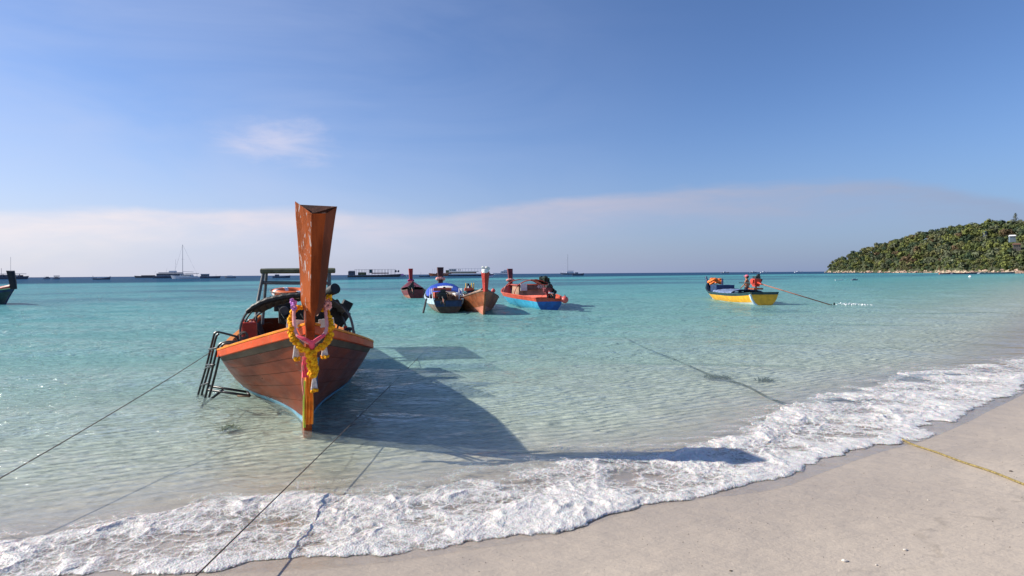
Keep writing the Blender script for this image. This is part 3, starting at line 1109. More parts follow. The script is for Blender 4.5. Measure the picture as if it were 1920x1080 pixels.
def motor(root, y, z, m_body, m_top, shaft=3.0, end=None, sx=0.0, droop=0.16, k=1.0, sidey=0.0, tiller=True, rot=0.0):
    """car engine on a swivel with a long propeller shaft, as one part with its own pieces"""
    g = MB()
    rm = Matrix.Rotation(rot, 3, 'Z')
    c = Vector((sx, y, z))
    def q(x, yy, zz):
        return c + rm @ Vector((x * k, yy * k, zz * k))
    g.box(q(0, 0, 0), (0.34 * k, 0.52 * k, 0.30 * k), rm)
    g.box(q(0.20, 0.05, 0.02), (0.10 * k, 0.34 * k, 0.16 * k), rm)
    g.tube([q(0, -0.26, -0.02), q(0, -0.36, -0.02)], 0.15 * k, 14)
    g.box(q(0, 0, -0.2), (0.24 * k, 0.40 * k, 0.10 * k), rm)
    e = g.build('engine_block', m_body, root, False, 0.012)
    g = MB()
    g.box(q(-0.02, 0.02, 0.22), (0.24 * k, 0.44 * k, 0.12 * k), rm)
    g.tube([q(-0.08, 0.0, 0.30), q(-0.08, 0.18, 0.34)], 0.07 * k, 12)
    g.build('cylinder_head', m_top, root, False, 0.012)
    g = MB()
    for i in range(4):
        g.tube([q(-0.17, -0.16 + i * .11, 0.14), q(-0.25, -0.16 + i * .11, 0.10), q(-0.27, -0.02, -0.02)], 0.022 * k, 6)
    g.build('exhaust_pipe', M_engine, root, True)
    MB().tube([q(0, 0.0, -.5), q(0, 0, -0.2)], 0.05 * k, 10).build('swivel_post', M_engine, root, True)
    e2 = q(0, 0.3 + shaft, -droop * shaft - 0.12)
    e2.z = max(e2.z, -0.42) if shaft > 1 else e2.z
    if end is not None:
        e2 = Vector(end)
    MB().tube([q(0, 0.26, -0.05), q(0, 0.7, -0.12)], [0.06 * k, 0.035 * k], 8).build('shaft_housing', m_body, root, True)
    MB().tube([q(0, 0.6, -0.1), e2], 0.027 * k, 8).build('propeller_shaft', M_shaft, root, True)
    pr = MB()
    for a in range(3):
        d = Vector((math.cos(a * 2.094), 0.25, math.sin(a * 2.094)))
        pr.ball(e2 + rm @ (d * 0.09), (0.05, 0.02, 0.08), 6, 4)
    pr.build('propeller', M_engine, root)
    if tiller:
        MB().tube([q(0, -0.3, 0.05), q(0.04, -1.0, 0.10)], 0.018, 6).build('tiller', m_body, root, True)


def boat_root(name, O, u, label, group, cat='boat'):
    u = Vector((u[0], u[1], 0)).normalized()
    return empty(name, (O[0], O[1], 0.0), math.atan2(-u.x, u.y), label, cat, group)


def longtail(O, u, p, label, bands, railm, innm, name='longtail_boat', group='moored wooden longtail boats'):
    root = boat_root(name, O, u, label, group)
    p = dict(dict(L=7.0, B=0.95, tw=0.6, zm=0.42, zb=0.85, zst=0.5, D=0.25, rake=0.7), **p)
    for (nm, t0, t1, m) in bands:
        for side in (-1, 1):
            hull_band(p, t0, t1, side, 0.02, 0.012, ns=26).build(nm, m, root, True)
    lining(p, innm, root)
    for side in (-1, 1):
        rail(p, side, 0.08, 0.05, -0.005, railm, 'gunwale_rail', root)
    transom(p, bands[-1][3], root)
    floorboards(p, root, innm)
    q = [surf(p, 0, t, 1) for t in (0, .2, .4, .6, .8, 1.0)]
    MB().tube([(0, a.y - 0.02, a.z) for a in q] + [(0, q[-1].y - 0.03, q[-1].z + 0.12)], 0.045, 6).build('stem_post', bands[-1][3], root, True)
    return root, p


def to_local(root, v):
    return Matrix.Rotation(-root.rotation_euler.z, 3, 'Z') @ (Vector(v) - root.location)


# ---- the main boat -------------------------------------------------
O = W(577, 800)
U = Vector((-0.387, 0.922, 0))
mp = dict(L=8.4, B=1.07, tw=0.62, zm=0.47, zb=1.15, zst=0.66, sl=0.5, se=2.2, D=0.30, rake=0.75, entry=0.34, full=0.42, stemw=0.035)
big_ = boat_root('longtail_boat', O, U, 'big red-brown longtail boat with tall varnished prow and flower garland nearest the beach', None)
NP = 7
ZB = [0.0, 0.115, 0.20, 0.36, 0.52, 0.66, 0.79, 0.90, 1.0]
for i in range(len(ZB) - 1):
    for side in (-1, 1):
        t0, t1 = ZB[i], ZB[i + 1]
        m_ = [M_green_low, M_green_low, M_red, M_red, M_red, M_red, M_red, M_grey_wood][i]
        hull_band(mp, t0, t1 - 0.003, side, 0.018, 0.015, ns=44).build('plank', m_, big_, True)
# painted water line stripe, a strip proud of the planks at constant height
for side in (-1, 1):
    A, B = [], []
    for i in range(61):
        s = 0.99 * (i / 60) ** 1.4
        ra, rb = [], []
        for j in range(3):
            zt_ = lerp(0.012, 0.075, j / 2)
            lo, hi = 0.0, 1.0
            for _ in range(22):
                md = (lo + hi) / 2
                if surf(mp, s, md, side).z < zt_:
                    lo = md
                else:
                    hi = md
            ra.append(surf(mp, s, lo, side, 0.029))
            rb.append(surf(mp, s, lo, side, 0.005))
        A.append(ra)
        B.append(rb)
    MB().slab(A, B).build('waterline_stripe', M_blue, big_, True)
lining(mp, M_in, big_)
ribs(mp, big_, M_in, 9)
floorboards(mp, big_, M_thwart, 0.34)
for s in (0.30, 0.42, 0.54):
    thwart(mp, s, 0.80, big_, M_thwart)
transom(mp, M_red, big_)
for side in (-1, 1):
    rail(mp, side, 0.10, 0.085, -0.035, M_orange, 'gunwale_rail', big_, outo=0.045)
    rail(mp, side, 0.105, 0.028, 0.052, M_amber, 'gunwale_cap', big_, outo=0.05)
# stem post follows the raked bow
sp = [surf(mp, 0, t, 1) for t in [j / 12 for j in range(13)]]
vs_, fs = [], []
for a in sp + [Vector((0, sp[-1].y - 0.03, sp[-1].z + 0.20))]:
    for dx, dy in ((-0.05, 0.14), (-0.042, -0.07), (0.042, -0.07), (0.05, 0.14)):
        vs_.append((dx, a.y + dy, a.z))
for i in range(13):
    for j in range(4):
        j2 = (j + 1) % 4
        fs.append((i * 4 + j, i * 4 + j2, (i + 1) * 4 + j2, (i + 1) * 4 + j))
fs += [(0, 1, 2, 3), (52, 53, 54, 55)]
MB().add(vs_, fs).build('stem_post', M_prow, big_, False, 0.006)
# prow block: tapering baulk with five visible facets
ys = sp[-1].y - 0.02
rings = [(1.30, .085, .20), (1.37, .17, .24), (1.44, .215, .27), (1.60, .235, .29), (1.85, .275, .32), (2.10, .325, .35), (2.28, .365, .37), (2.42, .385, .38)]
R6 = []
for (z, wd, dp) in rings:
    yy = ys - 0.05 - 0.06 * (z - 1.3)
    xo = 0.015 + 0.040 * (z - 1.3)
    zf = 0.0
    if z > 2.40:
        zf = -0.135
    R6.append([(xo - .48 * wd, yy + .05, z), (xo - .10 * wd, yy - .30 * dp, z + zf), (xo + .24 * wd, yy - .30 * dp, z + zf * .95),
               (xo + .5 * wd, yy - .12, z + zf * .25 - (0.02 if zf else 0)), (xo + .44 * wd, yy + .9 * dp, z - (0.012 if zf else 0)), (xo - .42 * wd, yy + .9 * dp, z)])
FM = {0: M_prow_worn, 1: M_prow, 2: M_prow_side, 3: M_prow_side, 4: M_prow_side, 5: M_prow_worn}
me = bpy.data.meshes.new('prow')
vs_ = [v for r in R6 for v in r]
fs, mi = [], []
for i in range(len(R6) - 1):
    for j in range(6):
        j2 = (j + 1) % 6
        fs.append((i * 6 + j, i * 6 + j2, (i + 1) * 6 + j2, (i + 1) * 6 + j))
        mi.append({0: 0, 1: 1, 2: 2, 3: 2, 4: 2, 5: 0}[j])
fs.append((5, 4, 3, 2, 1, 0))
mi.append(2)
kx = (len(R6) - 1) * 6
fs.append(tuple(kx + j for j in range(6)))
mi.append(3)
me.from_pydata(vs_, [], fs)
for m_ in (M_prow_worn, M_prow, M_prow_side, M_endgrain):
    me.materials.append(m_)
me.polygons.foreach_set('material_index', mi)
me.update()
po = bpy.data.objects.new('prow', me)
COL.objects.link(po)
po.parent = big_
bv = po.modifiers.new('bevel', 'BEVEL')
bv.width = 0.007
bv.segments = 2
# foredeck of pale boards and the dark opening behind it
for i in range(6):
    s = 0.045 + i * 0.022
    a = surf(mp, s, 0.93, 1, -0.03)
    MB().box((0, a.y + 0.02, a.z + .01), (2 * a.x, 0.16, 0.02)).build('deck_board', M_deck, big_)
a = surf(mp, 0.17, 0.90, 1, -0.03)
MB().box((0, a.y + .02, a.z - 0.12), (2 * a.x * 0.78, 0.03, 0.16)).build('bulkhead', M_in, big_)
MB().box((-0.13, ys + 0.16, 1.21), (0.17, 0.02, 0.085), Matrix.Rotation(0.12, 3, 'Y')).build('bow_board', M_white, big_)
MB().box((0.17, ys + 0.16, 1.21), (0.15, 0.02, 0.085), Matrix.Rotation(-0.12, 3, 'Y')).build('bow_board', M_white, big_)


def bl(px, py, d):
    return to_local(big_, P(px, py, d))


# hoops and black tarpaulin
def arc_px(pts, d):
    return [bl(x, y, d) for x, y in pts]


def catmull(pts, n=8):
    out = []
    pts = [Vector(p) for p in pts]
    q = [pts[0]] + pts + [pts[-1]]
    for i in range(1, len(q) - 2):
        for j in range(n):
            t = j / n
            p0, p1, p2, p3 = q[i - 1], q[i], q[i + 1], q[i + 2]
            out.append(0.5 * ((2 * p1) + (p2 - p0) * t + (2 * p0 - 5 * p1 + 4 * p2 - p3) * t * t + (3 * p1 - p0 - 3 * p2 + p3) * t ** 3))
    out.append(pts[-1])
    return out


h1 = catmull(arc_px([(451, 636), (452, 608), (466, 583), (495, 566), (530, 557), (566, 553), (600, 556), (632, 567), (652, 586), (661, 610), (663, 634)], 9.1))
h2 = catmull(arc_px([(462, 632), (470, 606), (486, 588), (512, 574), (540, 566), (570, 562), (600, 565), (625, 575), (641, 592), (648, 612), (650, 630)], 10.2))
MB().tube(h1, 0.020, 8).build('hoop', M_greymetal, big_, True)
MB().tube(h2, 0.020, 8).build('hoop', M_greymetal, big_, True)
h1b = catmull(arc_px([(457, 634), (458, 608), (472, 585), (500, 569), (532, 560), (566, 557)], 9.25))
MB().tube(h1b, 0.014, 6).build('hoop', M_black, big_, True)
nA = len(h1)
A, B = [], []
for i in range(int(nA * 0.21), int(nA * 0.80)):
    f = i / nA
    a_, b_ = h1[i] + Vector((0, -.02, .025)), h2[i] + Vector((0, .02, .02))
    ra = [a_.lerp(b_, q / 4) + Vector((0, 0, 0.02 * math.sin(i * 1.7 + q) + 0.015)) for q in range(5)]
    A.append(ra)
    B.append([v - Vector((0, 0, 0.05)) for v in ra])
MB().slab(A, B).build('tarpaulin', M_black, big_, True)
roll_ = [v + Vector((0, -.03, 0.0)) for v in h1[int(nA * .19):int(nA * .62)]]
MB().tube(roll_, [0.022 + 0.030 * math.sin(math.pi * min(1, (i + 1) / len(roll_) * 1.2)) ** 0.5 + 0.006 * math.sin(i * 1.9) for i in range(len(roll_))], 8).build('rolled_tarpaulin', M_black, big_, True)

# roof on posts over the stern
r_ = [bl(489, 507, 12.1), bl(628, 507, 12.1), bl(497, 502, 13.3), bl(624, 502, 13.3)]
zt = 1.815
def flat(v, z):
    return Vector((v.x, v.y, z))
A = [[flat(r_[0], zt), flat(r_[1], zt)], [flat(r_[2], zt + .035), flat(r_[3], zt + .035)]]
B = [[v + Vector((0, 0, .02)) for v in row] for row in A]
MB().slab(A, B).build('roof_sheet', M_roof, big_)
MB().tube([flat(r_[0], zt - .02), flat(r_[1], zt - .02)], 0.042, 6, ry=1.3).build('roof_beam', M_roofedge, big_)
MB().tube([flat(r_[2], zt + .0), flat(r_[3], zt + .0)], 0.03, 6).build('roof_beam', M_roofedge, big_)
post_specs = [[(494, 511, 12.12), (484, 562, 12.0), (479, 600, 11.8), (476, 625, 11.7)], [(617, 511, 12.12), (617, 560, 12.1), (619, 618, 12.1)],
              [(500, 506, 13.25), (496, 560, 13.2), (492, 608, 13.2)], [(618, 506, 13.25), (618, 560, 13.2), (618, 606, 13.2)]]
for sp_ in post_specs:
    MB().tube([bl(*q) for q in sp_], 0.036, 8).build('roof_post', M_greymetal, big_, True)
MB().tube([bl(489, 530, 12.1), bl(617, 531, 12.1)], 0.030, 6, ry=1.2).build('cross_rail', M_greymetal, big_)
MB().tube([bl(487, 640, 10.0), bl(548, 612, 9.6)], 0.024, 6).build('side_rail', M_greymetal, big_)
MB().tube([bl(470, 640, 10.0), bl(482, 590, 10.1)], 0.014, 6).build('stay', M_black, big_)

# engine amidships: iron block, pulleys, pipes, air filter, silencer
ec = bl(565, 590, 11.0)
g = MB()
g.box(ec + Vector((-.05, 0, 0.02)), (0.72, 0.6, 0.32))
g.box(ec + Vector((-.34, 0, 0.17)), (0.30, 0.5, 0.16))
g.box(ec + Vector((.35, -.1, 0.1)), (0.34, 0.5, 0.42), Matrix.Rotation(0.35, 3, 'Y'))
g.build('engine_block', M_engine, big_, False, 0.02)
g = MB()
for (px, py, r) in ((533, 583, .085), (548, 590, .06), (540, 600, .05), (637, 596, .10), (628, 590, .07)):
    c_ = bl(px, py, 10.55)
    MB().tube([c_, c_ + Vector((0, .12, 0))], r, 14).build('pulley', M_greymetal, big_, False, 0.004)
g = MB()
for i in range(5):
    a_ = bl(528 + i * 9, 588 + (i % 2) * 6, 10.5)
    g.tube([a_, a_ + Vector((0.05, -.06, -.08)), a_ + Vector((.12, 0, -.14))], 0.016, 6)
g.build('fuel_pipe', M_engine, big_, True)
g = MB()
g.tube([bl(527, 598, 10.4), bl(527, 607, 10.4), bl(562, 607, 10.4)], 0.012, 6)
g.tube([bl(565, 613, 10.4), bl(565, 640, 10.4)], 0.05, 6)
g.build('engine_bed', M_black, big_)
a_, b_ = bl(613, 549, 10.6), bl(629, 541, 10.4)
MB().tube([a_, b_], [0.085, 0.10], 16).build('air_filter', M_black, big_, True)
MB().tube([bl(610, 575, 10.7), bl(611, 556, 10.7), a_], 0.03, 8).build('intake_pipe', M_engine, big_, True)
rt_ = Matrix.Rotation(-0.55, 3, 'Y')
MB().box(bl(647, 577, 10.2), (0.17, 0.20, 0.26), Matrix.Rotation(0.5, 3, 'Y')).build('battery_box', M_black, big_, False, 0.01)
MB().box(bl(633, 591, 10.3), (0.34, 0.3, 0.30), Matrix.Rotation(0.6, 3, 'Y')).build('radiator', M_black, big_, False, 0.02)
c_ = bl(627, 600, 10.2)
MB().ball(c_, 0.02, 8, 6).build('lamp', M_white, big_, True)
MB().tube([surf(mp, 1.0, .9, 1) * 0 + Vector((0, 8.2, .85)), Vector((0, 12.2, -.2))], 0.03, 8).build('propeller_shaft', M_greymetal, big_, True)
# coils of black rope at the right rail
g = MB()
for i in range(4):
    g.torus(bl(655 + i * 1.5, 622 + i * 1.5, 9.2), 0.075, 0.016, 20, 6, Matrix.Rotation(0.9 + i * .2, 3, 'X') @ Matrix.Rotation(.3 * i, 3, 'Y'))
g.build('rope_coil', M_black, big_, True)
g = MB()
for i in range(3):
    g.torus(bl(456 + i, 628 + i, 9.0), 0.05, 0.014, 18, 6, Matrix.Rotation(1.1 + i * .2, 3, 'X'))
g.build('rope_coil', M_rope, big_, True)
MB().tube(catmull([bl(636, 606, 10.0), bl(633, 617, 9.8), bl(641, 628, 9.6)]), .016, 6).build('hose', M_black, big_, True)

# jerry can
def wp(px, py, d):
    return P(px, py, d)
jr = empty('jerry_can', wp(468, 638, 9.3), 0.4, 'red plastic jerry can inside the left rail of the big longtail boat', 'jerry can')
g = MB()
g.box((0, 0, .15), (.23, .20, .30))
g.build('body', M_redcan, jr, False, 0.03)
MB().tube([(-.07, 0, .29), (-.07, 0, .345)], 0.028, 10).build('cap', M_redcan, jr)
MB().tube([(-.03, 0, .295), (0, 0, .335), (.07, 0, .335), (.09, 0, .295)], 0.014, 6).build('handle', M_redcan, jr)
j2 = empty('fuel_bottle', wp(648, 638, 9.3), 0.1, 'small red bottle standing by the right rail of the big longtail boat', 'bottle')
MB().tube([(0, 0, 0), (0, 0, .14), (0, 0, .17), (0, 0, .20)], [.055, .055, .03, .028], 12).build('body', M_redcan, j2, True)
MB().tube([(0, 0, .20), (0, 0, .235)], .032, 12).build('cap', M_redcan, j2)

# life ring lying on the tarpaulin
lr = empty('life_ring', wp(547, 549, 9.7), 0, 'orange life ring with white bands lying on the black tarpaulin', 'life ring')
lr.rotation_euler = (0.10, 0.05, 0.2)
MB().torus((0, 0, 0), 0.255, 0.062, 40, 12).build('ring', M_ringor, lr, True)
for i in range(4):
    an = i * math.pi / 2 + 0.6
    m_ = MB()
    pts = []
    for q in range(5):
        a2 = an + (q - 2) * 0.07
        pts.append((0.255 * math.cos(a2), 0.255 * math.sin(a2), 0))
    m_.tube(pts, 0.066, 12).build('band', M_white, lr, True)
MB().torus((0, 0, 0.03), 0.34, 0.010, 40, 6).build('grab_line', M_rope, lr, True)

# ladder hung on the left side
ld = empty('boarding_ladder', W(378, 764, 0.0), 0, 'black steel boarding ladder hanging over the left side of the big boat', 'ladder')
def ll(pts):
    return [P(*q) - ld.location for q in pts]
fr_ = [[(447, 640, 8.35), (444, 632, 8.35), (436, 629, 8.35), (412, 623, 8.35), (404, 624, 8.35), (400, 633, 8.35), (386, 690, 8.35), (371, 742, 8.35), (373, 750, 8.3), (384, 755, 8.2)],
       [(410, 626, 8.1), (404, 636, 8.1), (392, 690, 8.1), (379, 736, 8.1), (381, 742, 8.1), (388, 746, 8.1)],
       [(452, 646, 7.8), (440, 641, 7.8), (424, 641, 7.8), (412, 646, 7.8), (406, 660, 7.8), (396, 700, 7.8), (384, 748, 7.8), (378, 764, 7.8)],
       [(440, 645, 7.6), (420, 645, 7.6), (414, 658, 7.6), (404, 700, 7.6), (392, 745, 7.6)]]
for fpts in fr_:
    MB().tube(catmull(ll(fpts), 5), 0.0155, 8).build('side_tube', M_blackmetal, ld, True)
for a_, b_ in (((386, 690, 8.35), (400, 686, 7.75)), ((388, 684, 8.1), (402, 684, 7.65)), ((392, 655, 8.35), (409, 652, 7.75)), ((378, 722, 8.3), (392, 718, 7.75))):
    MB().tube(ll([a_, b_]), 0.014, 8).build('rung', M_blackmetal, ld, True)
for pts in ([(393, 724, 7.9), (464, 735, 7.9)], [(391, 731, 7.75), (468, 742, 7.7)], [(384, 757, 7.8), (418, 731, 7.8)], [(464, 735, 7.9), (468, 742, 7.7)]):
    MB().tube(ll(pts), 0.017, 8).build('stand_off_arm', M_blackmetal, ld, True)
MB().tube(ll([(446, 741, 7.72), (468, 742.5, 7.7)]), 0.021, 8).build('rubber_sleeve', M_thwart, ld, True)

# ---- garland and sashes on the prow (world placed by the prow) ------
def flowers(g, pts, step, r, thick=1, spread=0.0):
    pts = catmull(pts, 10)
    acc = 0
    for a_, b_ in zip(pts[:-1], pts[1:]):
        acc += (b_ - a_).length
        if acc >= step:
            acc = 0
            for q in range(thick):
                j = Vector((rnd.uniform(-1, 1), rnd.uniform(-1, 1), rnd.uniform(-1, 1))) * spread
                rr = r * rnd.uniform(0.85, 1.15)
                g.ball(b_ + j, (rr, rr, rr * .8), 9, 6, 0.22, Matrix.Rotation(rnd.uniform(0, 3), 3, 'X') @ Matrix.Rotation(rnd.uniform(0, 3), 3, 'Z'))
gx = empty('flower_garland', big_.matrix_world @ Vector((0, 0, 0)) if False else O, big_.rotation_euler.z, 'yellow marigold garland with white tassels looped round the foot of the tall prow', 'garland')
yf = ys - 0.14
g = MB()
ringpts = [(0.0, ys + .14, 1.40), (-.13, ys + .1, 1.36), (-.175, ys, 1.27), (-.18, yf + .02, 1.15), (-.13, yf - .06, 1.04), (0, yf - .10, .965), (.13, yf - .06, 1.04), (.185, yf + .02, 1.15), (.18, ys, 1.27), (.13, ys + .1, 1.36), (0, ys + .14, 1.40)]
flowers(g, ringpts, 0.018, 0.026, 2, 0.015)
g.build('flower_string', M_mari, gx, True)
g = MB()
flowers(g, [(-.155, yf - .03, 1.09), (-.10, yf - .08, 1.03), (0, yf - .11, .94)], 0.016, 0.022, 2, 0.012)
flowers(g, [(.155, yf - .03, 1.09), (.10, yf - .08, 1.03), (0, yf - .11, .94)], 0.016, 0.022, 2, 0.012)
g.build('flower_string', M_mari, gx, True)
g = MB()
flowers(g, [(-.01, yf - .10, .97), (0.0, yf - .10, .86), (.012, yf - .07, .74)], 0.014, 0.030, 4, 0.026)
g.build('flower_tail', M_mari, gx, True)
def tassel(x, y, z0, z1):
    g_ = MB()
    for dx in (-.017, -.006, .006, .017):
        n_ = max(3, int((z0 - z1) / 0.0105))
        for i in range(n_):
            f = i / (n_ - 1)
            g_.ball((x + dx * (0.4 + f), y + 0.5 * dx, lerp(z0, z1, f)), (.0105, .0105, .009), 7, 5)
    g_.build('bead_string', M_bead, gx, True)
    g_ = MB()
    for i in range(14):
        a = rnd.uniform(0, 6.28)
        r = rnd.uniform(0, .032)
        g_.ball((x + r * math.cos(a), y + r * math.sin(a), z1 - .016 + rnd.uniform(-.008, .012)), 0.015, 7, 5, .3)
    g_.build('tassel_flower', M_mari, gx, True)
tassel(-.142, yf - .05, 1.035, .915)
tassel(.118, yf - .05, 1.035, .925)
tassel(.018, yf - .045, .72, .60)
g = MB()
for i in range(24):
    g.ball((-.155 + rnd.uniform(-.025, .025), ys + .02 + rnd.uniform(-.04, .02), 1.415 + rnd.uniform(-.06, .045)), (.015, .011, .015), 7, 5, .4)
g.build('orchid_cluster', M_purple, gx, True)
g = MB()
for i in range(20):
    g.ball((.165 + rnd.uniform(-.03, .03), ys + .0 + rnd.uniform(-.03, .02), 1.42 + rnd.uniform(-.07, .06)), (.017, .013, .018), 7, 5, .4)
g.build('flower_cluster', M_palepink, gx, True)
g = MB()
for i in range(7):
    g.ball((.18 + rnd.uniform(-.02, .02), ys - .03 + rnd.uniform(-.02, .02), 1.47 + rnd.uniform(-.03, .03)), (.014, .012, .014), 7, 5, .4)
g.build('flower_cluster', M_mari, gx, True)


def strip(pts, w0, w1, mtl, name, root, nrm=Vector((1, 0, 0)), fold=0.012, nf=3, th=0.004):
    pts = catmull(pts, 8)
    A, B = [], []
    for i, q in enumerate(pts):
        f = i / (len(pts) - 1)
        w_ = lerp(w0, w1, f)
        ra, rb = [], []
        for j in range(9):
            u_ = j / 8 - .5
            off = Vector((0, -fold * math.sin(u_ * math.pi * 2 * nf + 3 * f) - 0.004, 0))
            ra.append(q + nrm * (u_ * w_) + off)
            rb.append(q + nrm * (u_ * w_) + off + Vector((0, th, 0)))
        A.append(ra)
        B.append(rb)
    return MB().slab(A, B).build(name, mtl, root, True)


sx_ = empty('prow_sash', O, big_.rotation_euler.z, 'long pink, orange, lime and blue cloth sashes hanging down the bow stem', 'sash')
def stem_y(z):
    zz = z / mp['zb']
    return -mp['rake'] * (abs(zz) ** 1.15 * (1 if zz > 0 else -1)) - 0.085
g = MB().tube(catmull([(-.13, ys + .08, 1.44), (-.15, ys - .02, 1.32), (-.145, yf + .02, 1.17), (-.10, yf - .05, 1.10), (0, yf - .075, 1.045), (.09, yf - .05, 1.10), (.145, yf + .02, 1.17), (.15, ys - .02, 1.30), (.135, ys + .08, 1.44)]), 0.017, 8, ry=0.5)
g.build('pink_loop', M_palepink, sx_, True)
MB().tube(catmull([(-.12, yf - .03, 1.115), (-.06, yf - .075, 1.09), (0, yf - .09, 1.06), (.06, yf - .075, 1.09), (.12, yf - .03, 1.115)]), 0.017, 8).build('pink_loop', M_pink, sx_, True)
MB().ball((0.0, yf - .09, 1.035), (.028, .022, .045), 10, 8, 0.1).build('knot', M_pink, sx_, True)
strip([(-.045, yf - .05, .93), (-.05, stem_y(.8) - .01, .8), (-.035, stem_y(.66) - .01, .64)], .03, .075, M_pink, 'pink_cloth', sx_)
strip([(-.062, stem_y(.88), .88), (-.066, stem_y(.6), .6), (-.05, stem_y(.42), .42)], .022, .012, M_palepink, 'pale_pink_cloth', sx_, fold=.004)
strip([(-.005, stem_y(.66), .66), (0.0, stem_y(.5) - .012, .5), (.012, stem_y(.3) - .02, .3), (.012, stem_y(.06) - .03, .06)], .075, .085, M_orcl, 'orange_cloth', sx_, nf=2.5, fold=.016)
strip([(-.042, stem_y(.6), .60), (-.048, stem_y(.4), .4), (-.046, stem_y(.2), .2), (-.04, stem_y(.02) - .01, .02)], .02, .026, M_lime, 'lime_cloth', sx_, fold=.006, nf=1)
strip([(.055, yf - .03, .9), (.062, stem_y(.7), .7), (.06, stem_y(.5), .48)], .03, .05, M_bluecl, 'blue_cloth', sx_, nf=1.5)
#PART3
# ------------------------------------------------------------------ the other boats
M_maroon = mat('maroon_hull_paint', (0.16, 0.030, 0.035), rough=0.5, var=0.3, scale=3)
M_redrail = mat('faded_red_rail', (0.42, 0.075, 0.045), rough=0.5, var=0.2, scale=5)
M_redhull = mat('coral_red_paint', (0.50, 0.085, 0.045), rough=0.5, var=0.2, scale=4)
M_terra = mat('terracotta_hull_paint', (0.31, 0.085, 0.032), rough=0.5, var=0.3, scale=3, fleck=(0.3, 0.2, 0.12), fleck_amt=.5)
M_salmon = mat('salmon_hull_paint', (0.55, 0.20, 0.13), rough=0.5, var=0.2, scale=3)
M_brownrail = mat('weathered_brown_rail', (0.15, 0.095, 0.07), rough=0.6, var=0.3, scale=6)
M_cyan = mat('bright_cyan_hull_paint', (0.05, 0.38, 0.60), rough=0.45, var=0.15, scale=4)
M_royal = mat('royal_blue_transom_paint', (0.015, 0.12, 0.38), rough=0.5, var=0.2, scale=4)
M_navy = mat('dark_navy_paint', (0.012, 0.035, 0.10), rough=0.5, var=0.3, scale=4)
M_taupe = mat('taupe_hull_paint', (0.24, 0.17, 0.13), rough=0.6, var=0.3, scale=3)
M_paleblue = mat('pale_blue_white_paint', (0.50, 0.62, 0.70), rough=0.5, var=0.15, scale=4, fleck=(0.1, 0.25, 0.4), fleck_amt=.4)
M_yellow = mat('golden_yellow_hull_paint', (0.78, 0.38, 0.02), rough=0.45, var=0.15, scale=4)
M_teal = mat('dark_teal_rail_paint', (0.015, 0.05, 0.055), rough=0.5, var=0.3, scale=4)
M_tarp = mat('blue_tarpaulin', (0.015, 0.06, 0.40), rough=0.5, var=0.2, scale=2, bump=0.5, bscale=6)
M_tarpw = mat('white_tarpaulin_mark', (0.75, 0.74, 0.66), rough=0.6, var=0.1)
M_tarpy = mat('yellow_tarpaulin_mark', (0.80, 0.50, 0.03), rough=0.6, var=0.1)
M_crimson = mat('crimson_prow_paint', (0.40, 0.028, 0.018), rough=0.4, var=0.2, scale=4)
M_darkprow = mat('dark_stained_prow', (0.075, 0.022, 0.018), rough=0.5, var=0.3, scale=5)
M_blackprow = mat('black_prow_paint', (0.012, 0.012, 0.013), rough=0.5, var=0.3, scale=5)
M_lgreen = mat('light_green_rail_paint', (0.22, 0.55, 0.25), rough=0.5, var=0.2, scale=5)
M_tan = mat('tan_planks', (0.33, 0.20, 0.125), rough=0.6, var=0.25, scale=4)  # own tan colour of boards and covers
M_vest = mat('orange_life_vest', (0.90, 0.20, 0.03), rough=0.7, var=0.2, scale=8, bump=0.2)
M_mesh = mat('dull_blue_netting', (0.16, 0.22, 0.36), rough=0.8, var=0.4, scale=7, bump=0.4)
M_buoy = mat('pinkish_red_buoy', (0.62, 0.11, 0.09), rough=0.4, var=0.1, scale=4, bump=0.05)
M_skin = mat('tanned_skin', (0.36, 0.14, 0.07), rough=0.6, var=0.1, scale=8, bump=0.05)
M_shorts = mat('dark_shorts', (0.012, 0.014, 0.030), rough=0.8, var=0.2)
M_cappink = mat('pink_cap_cloth', (0.75, 0.16, 0.22), rough=0.8, var=0.1)
M_hair = mat('black_hair', (0.01, 0.008, 0.007), rough=0.6, var=0.2)
M_glass = mat('dark_cabin_glass', (0.02, 0.03, 0.04), rough=0.12, var=0.2, bump=0, spec=0.6)
M_darkwood = mat('hazed_ship_timber', (0.105, 0.095, 0.095), rough=0.6, var=0.3, scale=2)  # far-off dark timber, lightened in its colour for aerial haze
M_net = mat('dark_hanging_net', (0.018, 0.035, 0.028), rough=0.9, var=0.5, scale=6, bump=0.4)

GP = 'wooden longtail boats moored off the beach'


def garland(root, p, z, mtl, r=0.05, n=16, rx=0.22):
    q0 = surf(p, 0, 1, 1)
    g = MB()
    for i in range(n):
        a = 2 * math.pi * i / n
        g.ball((rx * math.cos(a), q0.y - .05 + rx * .7 * math.sin(a), z + 0.05 * math.sin(a)), r, 7, 5, .3)
    return g.build('prow_cloth', mtl, root, True)


